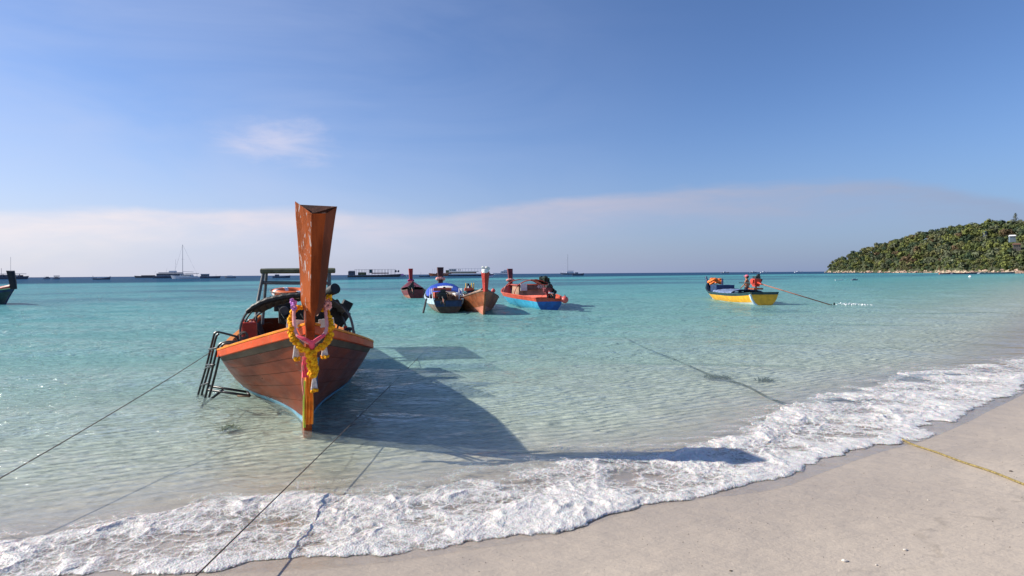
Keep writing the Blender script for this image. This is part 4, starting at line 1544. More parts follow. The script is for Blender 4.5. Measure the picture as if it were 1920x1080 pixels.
# maroon boat, furthest left of the cluster
O1, U1 = Vector((-6.85, 40.4, 0)), Vector((-0.22, 1, 0))
def stern_first(O, U, p):
    """root at the bow for a boat whose stern is at O and whose bow lies along U"""
    u = Vector(U).normalized()
    return Vector(O) + u * p['L'], -u
pA = dict(L=7.0, B=0.90, tw=0.62, zm=0.50, zb=1.10, zst=0.62, rake=0.8)
bo, bu = stern_first(O1, U1, pA)
rA, pA = longtail(bo, bu, pA, 'maroon longtail boat with open stern at the left end of the moored cluster',
                  [('hull_lower', 0.0, 0.55, M_salmon), ('hull_upper', 0.55, 1.0, M_maroon)], M_brownrail, M_in, group=GP)
simple_prow(pA, 2.20, .38, .26, M_crimson, rA, 0.5)
garland(rA, pA, 1.20, mat('magenta_cloth', (0.45, 0.03, 0.20), rough=.8), .07)
thwart(pA, .5, .85, rA, M_tan, .4)
thwart(pA, .72, .8, rA, M_tan, .8)
motor(rA, 6.6, 0.80, M_engine, M_engine, 1.2, sx=0.25)
canvas(pA, 0.05, 0.30, 0.22, rA, M_maroon, .0, 1.0, 'bow_cover')

# blue tarpaulin boat
O2, U2 = Vector((-2.82, 25.2, 0)), Vector((-0.165, 1, 0))
pB = dict(L=8.0, B=0.98, tw=0.66, zm=0.52, zb=1.10, zst=0.58, rake=0.8)
bo, bu = stern_first(O2, U2, pB)
rB, pB = longtail(bo, bu, pB, 'longtail boat under a bright blue tarpaulin with its stern to the beach and dark prow',
                  [('hull_lower', 0.0, 0.72, M_taupe), ('hull_upper', 0.72, 1.0, M_paleblue)], M_paleblue, M_in, group=GP)
MB().box((0, 8.03, .40), (1.16, .03, .26)).build('transom_band', M_navy, rB)
for a_ in rB.children:
    if a_.name.split('.')[0] == 'transom':
        a_.data.materials[0] = M_in
simple_prow(pB, 2.12, .40, .27, M_darkprow, rB, 0.5)
canvas(pB, .42, .76, .72, rB, M_tarp, .08, .92, 'tarpaulin', .04, rise1=.36)
canvas(pB, .66, .72, .60, rB, M_tarpw, .36, .62, 'tarpaulin_patch', .0, .012, rise1=.52)
canvas(pB, .725, .755, .515, rB, M_tarpy, .40, .57, 'tarpaulin_patch', .0, .012, rise1=.47)
hoop(pB, .42, .70, rB, M_greymetal)
hoop(pB, .60, .46, rB, M_greymetal)
motor(rB, 7.45, 0.74, M_engine, M_engine, .9, sx=.24, k=1.0)
MB().box((.24, 7.4, 1.02), (.80, .5, .13)).build('engine_cover', M_redrail, rB, False, .02)
for xx in (-.62, -.5, .66):
    MB().tube([(xx, 7.6, .5), (xx * 1.06, 7.4, 1.05)], .028, 6).build('upright', M_white, rB)
for i in range(3):
    thwart(pB, .80 + i * .06, .92, rB, M_tan, .25)
MB().tube([(.95, 7.2, .6), (1.12, 7.5, -.08)], .045, 8).build('hanging_fender_pole', M_blackmetal, rB)
MB().tube([(-1.05, 6.6, 1.10), (-1.05, 7.0, .55), (-1.12, 7.4, -.15)], .09, 8).build('raised_drive_leg', M_navy, rB, True)
for xx in (-.88, -1.15, -1.25):
    MB().tube([(xx, 6.6, .95), (xx * 1.02, 6.6, 1.28)], .022, 6).build('upright', M_tarpy, rB)
MB().box((-1.02, 6.65, .98), (.40, .4, .14)).build('side_locker', M_redrail, rB, False, .02)
MB().box((-.95, 6.9, .52), (.9, .12, .05)).build('side_plank', M_terra, rB)
garland(rB, pB, 1.42, M_palepink, .08)
for i in range(9):
    MB().box((rnd.uniform(-.55, .55), rnd.uniform(6.2, 7.2), rnd.uniform(.55, .75)), (rnd.uniform(.15, .35), rnd.uniform(.2, .4), rnd.uniform(.12, .28)), rnd.uniform(0, 3)).build('crate', [M_tan, M_redrail, M_navy, M_white, M_brownrail][i % 5], rB, False, .01)
for xx in (-.7, .2, .75):
    MB().tube([(xx, 5.6, 1.0), (xx * 1.1, 7.9, .6)], .014, 5).build('guy_line', M_white, rB)

# boat hidden behind it
pB2 = dict(L=7.0, B=0.85, tw=0.6, zm=0.5, zb=1.05, zst=0.6, rake=0.7)
bo, bu = stern_first((-4.15, 36.0, 0), (-0.17, 1, 0), pB2)
rB2, pB2 = longtail(bo, bu, pB2, 'longtail boat mostly hidden behind the blue tarpaulin boat, only its shorter brown prow showing',
                    [('hull_lower', 0.0, 0.6, M_taupe), ('hull_upper', 0.6, 1.0, M_maroon)], M_brownrail, M_in, group=GP)
simple_prow(pB2, 2.05, .36, .25, mat('brown_prow', (0.12, 0.035, 0.02), rough=.5), rB2, .4)

# grey and terracotta boat, bow to the beach
pC = dict(L=7.6, B=0.92, tw=0.6, zm=0.56, zb=1.02, zst=0.62, rake=0.75, D=.25)
rC, pC = longtail(W(907, 588), (-0.16, 1), pC, 'terracotta longtail boat with a bright red prow wrapped in white cloth, bow towards the beach',
                  [('hull_lower', 0.0, 0.42, M_salmon), ('hull_upper', 0.42, 1.0, M_terra)], M_brownrail, M_in, group=GP)
simple_prow(pC, 1.80, .34, .20, M_crimson, rC, 0.1)
canvas(pC, .03, .42, .16, rC, M_tan, .0, 1.0, 'foredeck_cover', .02, .03)
hoop(pC, .30, .40, rC, M_blackmetal, .02)
hoop(pC, .62, .35, rC, M_brownrail, .02)
q0 = surf(pC, 0, 1, 1)
MB().tube([(0, q0.y + .02, 1.74), (0, q0.y + .02, 1.90)], .19, 10, ry=.8).build('prow_cloth', M_white, rC, False, .02)
g = MB()
for i in range(7):
    g.ball((rnd.uniform(-.12, .16), q0.y - .02, 1.92 + rnd.uniform(-.02, .06)), (.06, .05, .05), 7, 5, .4)
g.build('flower_bunch', M_tarpw, rC, True)
MB().tube([(-.92, 2.2, .62), (-1.05, 2.1, .45), (-1.22, 2.0, -.1)], .045, 8).build('stern_pole', M_navy, rC, True)
motor(rC, 7.0, .80, M_engine, M_engine, 1.5)

# red and blue boat, stern to the beach on the right
pD = dict(L=9.0, B=1.12, tw=0.56, zm=0.62, zb=1.05, zst=0.55, rake=0.7, D=.25)
bo, bu = stern_first((1.72, 26.2, 0), (-0.19, 1, 0), pD)
rD, pD = longtail(bo, bu, pD, 'coral red and cyan longtail boat with royal blue transom, rightmost of the moored cluster',
                  [('hull_lower', 0.0, 0.80, M_cyan), ('hull_upper', 0.80, 1.0, M_redhull)], M_redhull, M_redhull, group=GP)
MB().add(*(lambda pts: ([(x, y, z) for y in (9.03, 9.01) for (x, z) in pts], [tuple(range(len(pts))), tuple(range(2 * len(pts) - 1, len(pts) - 1, -1))] + [(i, (i + 1) % len(pts), len(pts) + (i + 1) % len(pts), len(pts) + i) for i in range(len(pts))]))(
    [(surf(pD, 1, j / 6 * .8, 1).x, surf(pD, 1, j / 6 * .8, 1).z) for j in range(7)] + [(-surf(pD, 1, j / 6 * .8, 1).x, surf(pD, 1, j / 6 * .8, 1).z) for j in range(6, -1, -1)])).build('transom_panel', M_royal, rD)
simple_prow(pD, 2.02, .36, .24, M_maroon, rD, 0.5)
garland(rD, pD, 1.30, M_palepink, .06)
motor(rD, 8.2, .90, M_maroon, M_engine, .9, sx=-.12, k=.85, tiller=True)
MB().tube([(-.55, 8.0, .7), (-.2, 8.9, .78), (.1, 9.3, .82)], .03, 6).build('engine_arm', M_white, rD)
for s in (.62, .70, .78, .86, .94):
    thwart(pD, s, .80, rD, M_terra, .18)
MB().box((.15, 5.3, .85), (1.5, 1.8, .50), taper=.94).build('wheelhouse_side', M_tan, rD, False, .02)
MB().box((.15, 5.3, 1.12), (1.6, 1.9, .05)).build('wheelhouse_top', M_redrail, rD)
MB().box((.62, 6.25, 1.02), (.34, .04, .36)).build('white_board', M_white, rD)
MB().box((.05, 6.23, 1.0), (.7, .04, .22)).build('name_board', M_brownrail, rD)
canvas(pD, .34, .66, .78, rD, M_greymetal, .45, .95, 'canopy', .05)
hoop(pD, .34, .78, rD, M_redrail)
hoop(pD, .66, .78, rD, M_redrail)
g = MB()
for i in range(70):
    a = rnd.uniform(0, 1)
    g.ball((-.55 - .5 * a + rnd.uniform(-.12, .12), 5.6 + rnd.uniform(-.6, .5), 1.42 - 1.0 * a ** 1.5 + rnd.uniform(-.1, .1)), (.13, .13, .10), 6, 4, .5)
g.build('hanging_net', M_net, rD, False)
# registration figures on the board
def letters(txt, size, mtl, name, root, loc, rot):
    cu = bpy.data.curves.new(name, 'FONT')
    cu.body = txt
    cu.size = size
    cu.extrude = 0.006
    cu.align_x = 'CENTER'
    cu.materials.append(mtl)
    o = bpy.data.objects.new(name, cu)
    COL.objects.link(o)
    bpy.context.view_layer.update()
    me_ = bpy.data.meshes.new_from_object(o.evaluated_get(bpy.context.evaluated_depsgraph_get()))
    bpy.data.objects.remove(o)
    o = bpy.data.objects.new(name, me_)
    COL.objects.link(o)
    o.parent = root
    o.location = loc
    o.rotation_euler = rot
    return o
letters('401', .26, M_white, 'painted_number', rD, (-.25, 6.265, .95), (math.pi / 2, 0, math.pi))


def buoy(px, py, r, d, label):
    c = P(px, py, d)
    b = empty('mooring_buoy', c, 0, label, 'buoy', 'pink round buoys by the moored longtail boats')
    MB().ball((0, 0, 0), r, 20, 14).build('float', M_buoy, b, True)
    MB().tube([(0, 0, r * .9), (0, 0, r * 1.15)], r * .22, 8).build('collar', M_buoy, b, True)
    MB().torus((0, 0, r * 1.22), r * .16, r * .05, 12, 6, Matrix.Rotation(1.57, 3, 'X')).build('eye', M_blackmetal, b, True)
buoy(1059, 562, .165, 26.0, 'pink round buoy hanging at the blue transom of the red boat')
buoy(925, 545, .11, 29.5, 'small pink round buoy behind the terracotta boat')

# yellow boat with its boatman
pY = dict(L=8.2, B=0.98, tw=0.72, zm=0.46, zb=1.00, zst=0.62, rake=1.0, D=.25)
bo, bu = stern_first((13.05, 29.4, 0), (0.025, 1, 0), pY)
rY, pY = longtail(bo, bu, pY, 'golden yellow longtail boat under way with boatman standing in it', 
                  [('hull_lower', 0.0, 0.38, M_white), ('hull_middle', 0.38, 0.86, M_yellow), ('hull_upper', 0.86, 1.0, M_teal)], M_teal, mat('blue_boat_inside', (0.04, 0.10, 0.17), rough=.6), group='small boats under way')
for a_ in rY.children:
    if a_.name.startswith('transom'):
        a_.data.materials[0] = M_yellow
MB().box((0, 8.23, .60), (1.36, .05, .13)).build('transom_cap', M_teal, rY)
MB().tube([surf(pY, .995, t, 1, .03) for t in (.05, .3, .6, .9)], .07, 6).build('corner_post', M_paleblue, rY)
# pointed upswept bow piece
q0 = surf(pY, 0, 1, 1)
MB().tube(catmull([(0, q0.y + .5, .72), (0, q0.y + .1, .95), (0, q0.y - .25, 1.25), (0, q0.y - .35, 1.42)]), [.10, .10, .10, .09, .09, .09, .09, .09, .09, .08, .08, .08, .08, .07, .07, .07, .07, .07, .06, .06, .06, .06, .06, .06, .04], 8).build('prow', M_navy, rY, True)
MB().box((0, 1.0, .86), (.7, .9, .05)).build('bow_deck', M_navy, rY)
thwart(pY, .30, .95, rY, M_navy, .5)
thwart(pY, .55, .9, rY, M_teal, .3)
MB().box((.25, 2.6, .70), (1.1, 1.1, .45)).build('crate', M_navy, rY, False, .02)
canvas(pY, .36, .72, .26, rY, M_mesh, .06, .98, 'netting', .12, .03)
MB().tube([(-.1, 1.6, .9), (-.1, 1.6, 1.3)], .05, 8).build('bollard_post', M_navy, rY)
motor(rY, 6.9, 1.18, M_redcan, M_engine, 4.9, sx=-.08, end=to_local(rY, W(1562, 573, -.03)), k=1.05, tiller=False)
MB().box((-.06, 6.9, .8), (.5, .8, .08)).build('engine_bearer', M_terra, rY)
MB().tube([(-.05, 6.6, 1.10), (.30, 5.5, 1.10)], .025, 6).build('tiller', M_teal, rY)
lv = empty('life_vest_heap', rY.matrix_world @ Vector((0, 0, 0)), 0, 'heap of orange life vests on the raised bow of the yellow boat', 'life vests')
lv.location = Matrix.Translation(rY.location) @ Matrix.Rotation(rY.rotation_euler.z, 4, 'Z') @ Vector((0, .35, .84))
for i in range(8):
    v = Vector((rnd.uniform(-.42, .42), rnd.uniform(-.5, .4), rnd.uniform(0.04, .42)))
    g = MB()
    rm = Matrix.Rotation(rnd.uniform(-.8, .8), 3, 'Y') @ Matrix.Rotation(rnd.uniform(0, 3), 3, 'Z')
    g.ball(v + rm @ Vector((-.12, 0, 0)), (.12, .24, .09), 10, 7, .12, rm)
    g.ball(v + rm @ Vector((.12, 0, 0)), (.12, .24, .09), 10, 7, .12, rm)
    g.build('life_vest', M_vest, lv, True)


def person(loc, rz, label, h=1.62, pose='steer', tone=M_skin, shorts=M_shorts, capm=M_cappink, sub=2, name='person', group=None):
    rt_ = empty(name, loc, rz, label, 'person', group)
    k_ = h / 1.7
    # faces +Y ; x to the right hand
    J = {}
    J['pelvis'] = (0, 0, .92, .135)
    J['waist'] = (0, .005, 1.06, .120)
    J['chest'] = (0, .01, 1.26, .150)
    J['neckb'] = (0, 0, 1.42, .085)
    J['neck'] = (0, .01, 1.49, .056)
    J['headl'] = (0, .03, 1.56, .078)
    J['head'] = (0, .02, 1.635, .092)
    J['crown'] = (0, .01, 1.69, .062)
    E_ = [('pelvis', 'waist'), ('waist', 'chest'), ('chest', 'neckb'), ('neckb', 'neck'), ('neck', 'headl'), ('headl', 'head'), ('head', 'crown')]
    for s, nm in ((-1, 'l'), (1, 'r')):
        J['hip' + nm] = (s * .09, 0, .86, .092)
        J['knee' + nm] = (s * .11, .02, .49, .062)
        J['calf' + nm] = (s * .112, 0, .33, .055)
        J['ank' + nm] = (s * .115, -.02, .09, .038)
        J['toe' + nm] = (s * .13, .13, .03, .032)
        J['sho' + nm] = (s * .165, 0, 1.39, .062)
        if pose == 'steer':
            el = (s * .30, .02, 1.16) if s < 0 else (.27, -.04, 1.13)
            wr_ = (s * .22, .22, 1.02) if s < 0 else (.40, .16, 1.03)
        else:
            el = (s * .22, 0, 1.13)
            wr_ = (s * .24, .06, .90)
        J['elb' + nm] = el + (.042,)
        J['wri' + nm] = wr_ + (.030,)
        dv = (Vector(wr_) - Vector(el)).normalized() * .06
        J['palm' + nm] = tuple(Vector(wr_) + dv) + (.036,)
        E_ += [('pelvis', 'hip' + nm), ('hip' + nm, 'knee' + nm), ('knee' + nm, 'calf' + nm), ('calf' + nm, 'ank' + nm), ('ank' + nm, 'toe' + nm),
               ('neckb', 'sho' + nm), ('sho' + nm, 'elb' + nm), ('elb' + nm, 'wri' + nm), ('wri' + nm, 'palm' + nm)]
    keys = list(J)
    me_ = bpy.data.meshes.new('body')
    me_.from_pydata([Vector(J[q][:3]) * k_ for q in keys], [(keys.index(a), keys.index(b)) for a, b in E_], [])
    me_.materials.append(tone)
    o = bpy.data.objects.new('body', me_)
    COL.objects.link(o)
    o.parent = rt_
    sk_ = o.modifiers.new('skin', 'SKIN')
    lay = me_.skin_vertices[0] if me_.skin_vertices else None
    if lay is None:
        bm = bmesh.new()
        bm.from_mesh(me_)
        bm.verts.layers.skin.verify()
        bm.to_mesh(me_)
        bm.free()
        lay = me_.skin_vertices[0]
    for i, q in enumerate(keys):
        r = J[q][3] * k_
        flat_ = {'pelvis': 1.15, 'waist': 1.15, 'chest': 1.2}.get(q, 1.0)
        lay.data[i].radius = (r * flat_, r * (0.8 if flat_ > 1 else 1))
        lay.data[i].use_root = (q == 'pelvis')
    sb = o.modifiers.new('sub', 'SUBSURF')
    sb.levels = sb.render_levels = sub
    sk_.use_smooth_shade = True
    if sub < 2:
        MB().tube([(0, 0, .80 * k_), (0, 0, 1.0 * k_)], .16 * k_, 10).build('shorts', shorts, rt_, True)
        MB().tube([(0, 0, 1.0 * k_), (0, 0, 1.42 * k_)], [.155 * k_, .17 * k_], 10).build('shirt', capm, rt_, True)
        return rt_
    for s, nm in ((-1, 'l'), (1, 'r')):
        wv, pv_ = Vector(J['wri' + nm][:3]), Vector(J['palm' + nm][:3])
        d = (pv_ - wv).normalized()
        side_ = d.cross(Vector((0, 0, 1))).normalized()
        g = MB()
        for f in range(4):
            b0 = pv_ + d * .03 + side_ * ((f - 1.5) * .019)
            ln_ = (.066, .078, .073, .058)[f]
            g.tube([b0 * k_, (b0 + d * ln_ * .5 + Vector((0, 0, -.012))) * k_, (b0 + d * ln_ * .75 + Vector((0, 0, -.042))) * k_], .0085, 6)
        tb = pv_ + side_ * (-.03 * s)
        g.tube([tb * k_, (tb + side_ * (-.025 * s) + d * .03) * k_, (tb + side_ * (-.02 * s) + d * .055 + Vector((0, 0, -.02))) * k_], .010, 6)
        g.build('hand', tone, rt_, True)
        MB().tube([Vector((s * .085, 0, .95)) * k_, Vector((s * .095, 0, .78)) * k_, Vector((s * .115, .02, .52)) * k_], [.128 * k_, .118 * k_, .098 * k_], 14, ry=.95).build('shorts_leg', shorts, rt_, True)
        MB().ball(Vector((s * .034, .108, 1.645)) * k_, .010, 7, 5).build('eye', M_hair, rt_, True)
        MB().ball(Vector((s * .092, .015, 1.63)) * k_, (.012, .02, .03), 7, 5).build('ear', tone, rt_, True)
    MB().tube([Vector((0, 0, .86)) * k_, Vector((0, 0, 1.02)) * k_], [.17 * k_, .155 * k_], 16, ry=.8).build('shorts_waist', shorts, rt_, True)
    MB().ball(Vector((0, .125, 1.615)) * k_, (.013, .02, .022), 8, 6).build('nose', tone, rt_, True)
    MB().ball(Vector((0, .112, 1.575)) * k_, (.026, .008, .007), 8, 6).build('mouth', M_buoy, rt_, True)
    MB().ball(Vector((0, -.012, 1.65)) * k_, (.100, .100, .085), 12, 8).build('hair', M_hair, rt_, True)
    g = MB()
    g.ball(Vector((0, .01, 1.70)) * k_, (.108, .115, .075), 14, 8)
    g.box(Vector((0, .14, 1.695)) * k_, (.15, .13, .014))
    g.build('cap', capm, rt_, True)
    return rt_


yb = Matrix.Translation(rY.location) @ Matrix.Rotation(rY.rotation_euler.z, 4, 'Z')
person(yb @ Vector((-.12, 5.55, -.04)), 0.75, 'shirtless boatman in pink cap and dark shorts steering the yellow boat', 1.52)

# foam thrown by the propeller
g = MB()
pw = W(1588, 572)
for i in range(90):
    t_ = rnd.random()
    g.ball(pw + Vector((t_ * 1.5 - .4 + rnd.gauss(0, .08), rnd.gauss(0, .12 + .1 * t_) + .15 * t_, abs(rnd.gauss(0, .045)) * (1 - t_ * .7))), (rnd.uniform(.02, .07), rnd.uniform(.02, .05), rnd.uniform(.01, .035)), 6, 4, .5)
tag(g.build('propeller_splash', mat('splash_foam', (.78, .82, .82), rough=.5, bump=.2), None, True), 'white splash where the propeller shaft enters the sea', kind='stuff')

# boat cut by the left edge of the picture
pL = dict(L=7.5, B=0.95, tw=0.6, zm=0.62, zb=1.02, zst=0.6, rake=0.9, D=.25)
rL, pL = longtail(Vector((-31.75, 35.6, 0)), Vector((-1.0, .34, 0)), pL, 'dark green longtail boat with black prow cut off by the left edge',
                  [('hull_lower', 0.0, 0.85, mat('dark_green_hull_paint', (0.02, 0.055, 0.055), rough=.5)), ('hull_upper', 0.85, 1.0, M_navy)], M_lgreen, M_tan, group=GP)
simple_prow(pL, 2.12, .42, .34, M_blackprow, rL, -.5)
canvas(pL, .02, .22, .28, rL, M_redrail, .05, .95, 'bow_cover', .02)
hoop(pL, .24, .3, rL, M_crimson)

# ------------------------------------------------------------------ vessels far out
def far(name, label, x0, x1, yw, cat='boat', hullm=M_darkwood, hh=3.0, sheer=1.0, bow='r', group=None, beam=.22, dd=None, stripe=None):
    """a vessel lying broadside: px x0..x1 long, water line at py yw, hull hh px high; returns root and a px->local helper"""
    xm = (x0 + x1) / 2
    c = W(xm, yw) if dd is None else P(xm, yw, dd)
    c.z = 0
    sc = c.y / F
    root = empty(name, c, -math.atan2(c.x, c.y) * 0.0, label, cat, group)
    Lx, H = (x1 - x0) * sc, hh * sc
    Bm = Lx * beam
    A, B = [], []
    n = 16
    for i in range(n + 1):
        u = i / n
        x = (u - .5) * Lx
        f = u if bow == 'r' else 1 - u
        b = Bm / 2 * (1 - max(0, (f - .45) / .55) ** 2.2) * (0.8 + .2 * min(1, f / .25))
        top = H * (1 + sheer * .45 * max(0, (f - .4) / .6) ** 2 + sheer * .12 * max(0, (.3 - f) / .3) ** 2)
        ov = (f - .5) * Lx * 0.0
        sgn = 1 if bow == 'r' else -1
        ra = []
        for (bx, z) in ((.0, -.35 * H), (.62, -.3 * H), (.86, 0.15 * H), (1, top), (.9, top), (.8, top * .7), (0, top * .66)):
            xx = x + sgn * (0.06 * Lx * max(0, (f - .7) / .3) * max(0, z) / max(top, 1e-6))
            ra.append((bx, z, xx))
        A.append([Vector((r_[2], -max(b, .02) * r_[0], r_[1])) for r_ in ra])
        B.append([Vector((r_[2], max(b, .02) * r_[0], r_[1])) for r_ in ra])
    m = MB()
    for G in (A, B):
        vs_ = [v for r_ in G for v in r_]
        fs = []
        nc = 7
        for i in range(n):
            for j in range(nc - 1):
                fs.append((i * nc + j, i * nc + j + 1, (i + 1) * nc + j + 1, (i + 1) * nc + j))
        fs.append(tuple(j for j in range(nc)))
        fs.append(tuple(n * nc + j for j in range(nc)))
        m.add(vs_, fs)
    m.build('hull', hullm, root)
    if stripe:
        mm = MB()
        for G, sg in ((A, -1), (B, 1)):
            for i in range(n):
                a_, b_ = G[i][3], G[i + 1][3]
                o_ = Vector((0, sg * .03, 0))
                dz_ = Vector((0, 0, -H * .22))
                mm.add([a_ + o_, b_ + o_, b_ + o_ + dz_, a_ + o_ + dz_], [(0, 1, 2, 3)])
        mm.build('rubbing_strake', stripe, root)
    def q(px, py, y=0.0):
        r = P(px, py, c.y)
        return Vector((r.x - c.x, y, r.z))
    return root, q, sc, Bm


def fbox(root, q, sc, x0, x1, ytop, ybot, depth, m, name, taper=1.0):
    a, b = q(x0, ybot), q(x1, ytop)
    return MB().box(((a.x + b.x) / 2, 0, (a.z + b.z) / 2), (abs(b.x - a.x), depth, abs(b.z - a.z)), taper=taper).build(name, m, root)


def wins(root, q, x0, x1, y0, y1, n, depth, m=M_glass):
    for i in range(n):
        xa = lerp(x0, x1, (i + .12) / n)
        xb = lerp(x0, x1, (i + .88) / n)
        a, b = q(xa, y1), q(xb, y0)
        MB().box(((a.x + b.x) / 2, 0, (a.z + b.z) / 2), (b.x - a.x, depth, b.z - a.z)).build('window', m, root)


M_sw = mat('boat_white', (0.66, 0.68, 0.70), rough=0.4, var=0.06, scale=1)
M_sg = mat('boat_grey', (0.20, 0.22, 0.26), rough=0.5, var=0.15, scale=1)
M_sd = mat('boat_dark_hazed', (0.095, 0.11, 0.15), rough=0.5, var=0.2, scale=1)  # dark hulls with aerial haze mixed into the colour, lighter and bluer
M_olive = mat('olive_awning', (0.16, 0.16, 0.07), rough=0.7, var=0.2, scale=1)
M_shiporange = mat('orange_ship_paint', (0.36, 0.12, 0.05), rough=0.6, var=0.2, scale=1)
GF = 'boats anchored far out near the horizon'

# double hull ferry with awning at far left
r, q, sc, bm_ = far('excursion_boat', 'dark excursion boat with long flat awning and tall mast at the left edge', -14, 51, 523.6, hullm=M_sd, hh=4.2, group=GF)
fbox(r, q, sc, -12, 44, 513.0, 514.2, bm_ * .9, M_sg, 'awning')
for x in (-8, 2, 10, 30, 41):
    MB().tube([q(x, 519.5, -bm_ * .35), q(x, 514, -bm_ * .35)], .08 * sc * 8, 5).build('awning_post', M_sg, r)
fbox(r, q, sc, -6, 24, 515.2, 519.8, bm_ * .6, M_sd, 'cabin')
wins(r, q, 22, 38, 516.3, 518.2, 4, bm_ * .62, M_sw)
fbox(r, q, sc, 24, 40, 515.8, 520, bm_ * .6, M_maroon, 'cabin')
MB().tube([q(20, 520), q(20, 482)], .10, 6).build('mast', M_sg, r)
MB().tube([q(2.5, 520), q(2.5, 503)], .14, 6).build('mast', M_sg, r)

r, q, sc, bm_ = far('small_boat', 'tiny dark open boat, left one of the close pair near the horizon', 82, 94, 523.4, hullm=M_sg, hh=2.2, group=GF)
fbox(r, q, sc, 86, 91, 518.8, 521.6, bm_ * .7, M_sd, 'outboard_engine')
MB().tube([q(83, 522), q(83, 517.5)], .05, 5).build('mast', M_sg, r)
r, q, sc, bm_ = far('small_boat', 'tiny boat with boxy canopy, right one of the close pair near the horizon', 99, 112, 523.4, hullm=M_sg, hh=1.8, group=GF)
fbox(r, q, sc, 101.5, 111, 516.8, 518.4, bm_ * .9, M_sg, 'canopy')
for x in (102, 106, 110.5):
    MB().tube([q(x, 521.6), q(x, 518.2)], .07, 5).build('canopy_post', M_sd, r)
fbox(r, q, sc, 103, 109, 519.2, 521.6, bm_ * .5, M_sd, 'seat_box')

r, q, sc, bm_ = far('longtail_boat', 'small white sided longtail boat alone on the far water, left of the masted yacht', 175, 206, 524.2, hullm=M_sd, hh=2.8, sheer=2.4, group=GF, beam=.18, stripe=M_sw)
MB().tube([q(176, 521.5), q(173.5, 517)], .10, 6).build('stern_post', M_sd, r)
MB().tube([q(204.5, 521), q(206.5, 517.8)], .14, 6).build('prow', M_sd, r)
fbox(r, q, sc, 183, 199, 520.4, 522, bm_ * .6, M_sw, 'deck_box')

r, q, sc, bm_ = far('landing_barge', 'long low dark barge lying left of the grey cabin boat', 254, 294, 521.0, hullm=M_darkwood, hh=3.3, bow='l', group=GF, sheer=.6, beam=.16)
fbox(r, q, sc, 266, 290, 516.0, 518.0, bm_ * .6, M_darkwood, 'deck_cargo')
r, q, sc, bm_ = far('cabin_boat', 'grey two deck cabin boat behind the masted yacht', 289, 350, 521.6, hullm=M_sd, hh=3.4, bow='r', group=GF, beam=.20)
fbox(r, q, sc, 296, 342, 512.5, 518.6, bm_ * .7, M_sg, 'cabin')
wins(r, q, 297, 340, 513.6, 515.2, 10, bm_ * .72)
fbox(r, q, sc, 300, 341, 510.6, 512.3, bm_ * .8, M_sg, 'roof')
fbox(r, q, sc, 318, 330, 507.8, 510.5, bm_ * .4, M_sw, 'wheelhouse')
for x, y in ((311, 503), (328, 486), (290, 508)):
    MB().tube([q(x, 513), q(x + (2 if x < 320 else 1.5), y)], .06, 5).build('mast', M_sg, r)
r, q, sc, bm_ = far('sailing_yacht', 'white sailing yacht with tall bare mast left of the big longtail boat', 323, 373, 522.8, 'yacht', hullm=M_sw, hh=4.6, bow='l', group=GF, beam=.22)
fbox(r, q, sc, 338, 362, 514.5, 518.2, bm_ * .5, M_sw, 'coachroof', .9)
wins(r, q, 340, 360, 515.4, 516.6, 5, bm_ * .52)
fbox(r, q, sc, 348, 371, 512.4, 513.4, bm_ * .7, M_sd, 'bimini')
for x in (350, 369):
    MB().tube([q(x, 518), q(x, 513)], .05, 5).build('canopy_post', M_sd, r)
MB().tube([q(342.5, 518), q(342.5, 458.5)], [.15, .09], 8).build('mast', M_sg, r)
MB().tube([q(343, 509), q(363, 510)], .10, 6).build('boom', M_sg, r)
MB().tube([q(342.5, 459), q(325, 518)], .03, 4).build('forestay', M_sg, r)
MB().tube([q(342.5, 459), q(371, 517)], .03, 4).build('backstay', M_sg, r)
MB().tube([q(339.5, 486), q(345.5, 486)], .04, 5).build('spreader', M_sg, r)
r, q, sc, bm_ = far('cabin_cruiser', 'dark cruiser with canopy just right of the masted yacht', 376, 412, 521.8, hullm=M_sd, hh=3.2, bow='r', group=GF)
fbox(r, q, sc, 378, 391, 514.2, 518.6, bm_ * .7, M_sg, 'cabin')
fbox(r, q, sc, 377, 392, 513.4, 514.3, bm_ * .8, M_sw, 'roof')
wins(r, q, 379, 390, 515.2, 516.8, 3, bm_ * .72)
MB().tube([q(405, 519), q(405, 514.5)], .08, 5).build('mast', M_sd, r)
r, q, sc, bm_ = far('small_boat', 'tiny pale boat with low cabin, rightmost left of the big prow', 422, 442, 521.2, hullm=M_sg, hh=2.6, bow='l', group=GF)
fbox(r, q, sc, 426, 436, 516.6, 518.8, bm_ * .6, M_sw, 'cabin', .85)
r, q, sc, bm_ = far('small_boat', 'small dark open boat seen under the roof of the big longtail boat', 512, 543, 521.2, hullm=M_sd, hh=3.0, bow='r', group=GF, sheer=1.6)
fbox(r, q, sc, 516, 523, 514.6, 518.6, bm_ * .5, M_sd, 'outboard_engine')
MB().tube([q(518, 518), q(518, 512.5)], .07, 5).build('mast', M_sg, r)

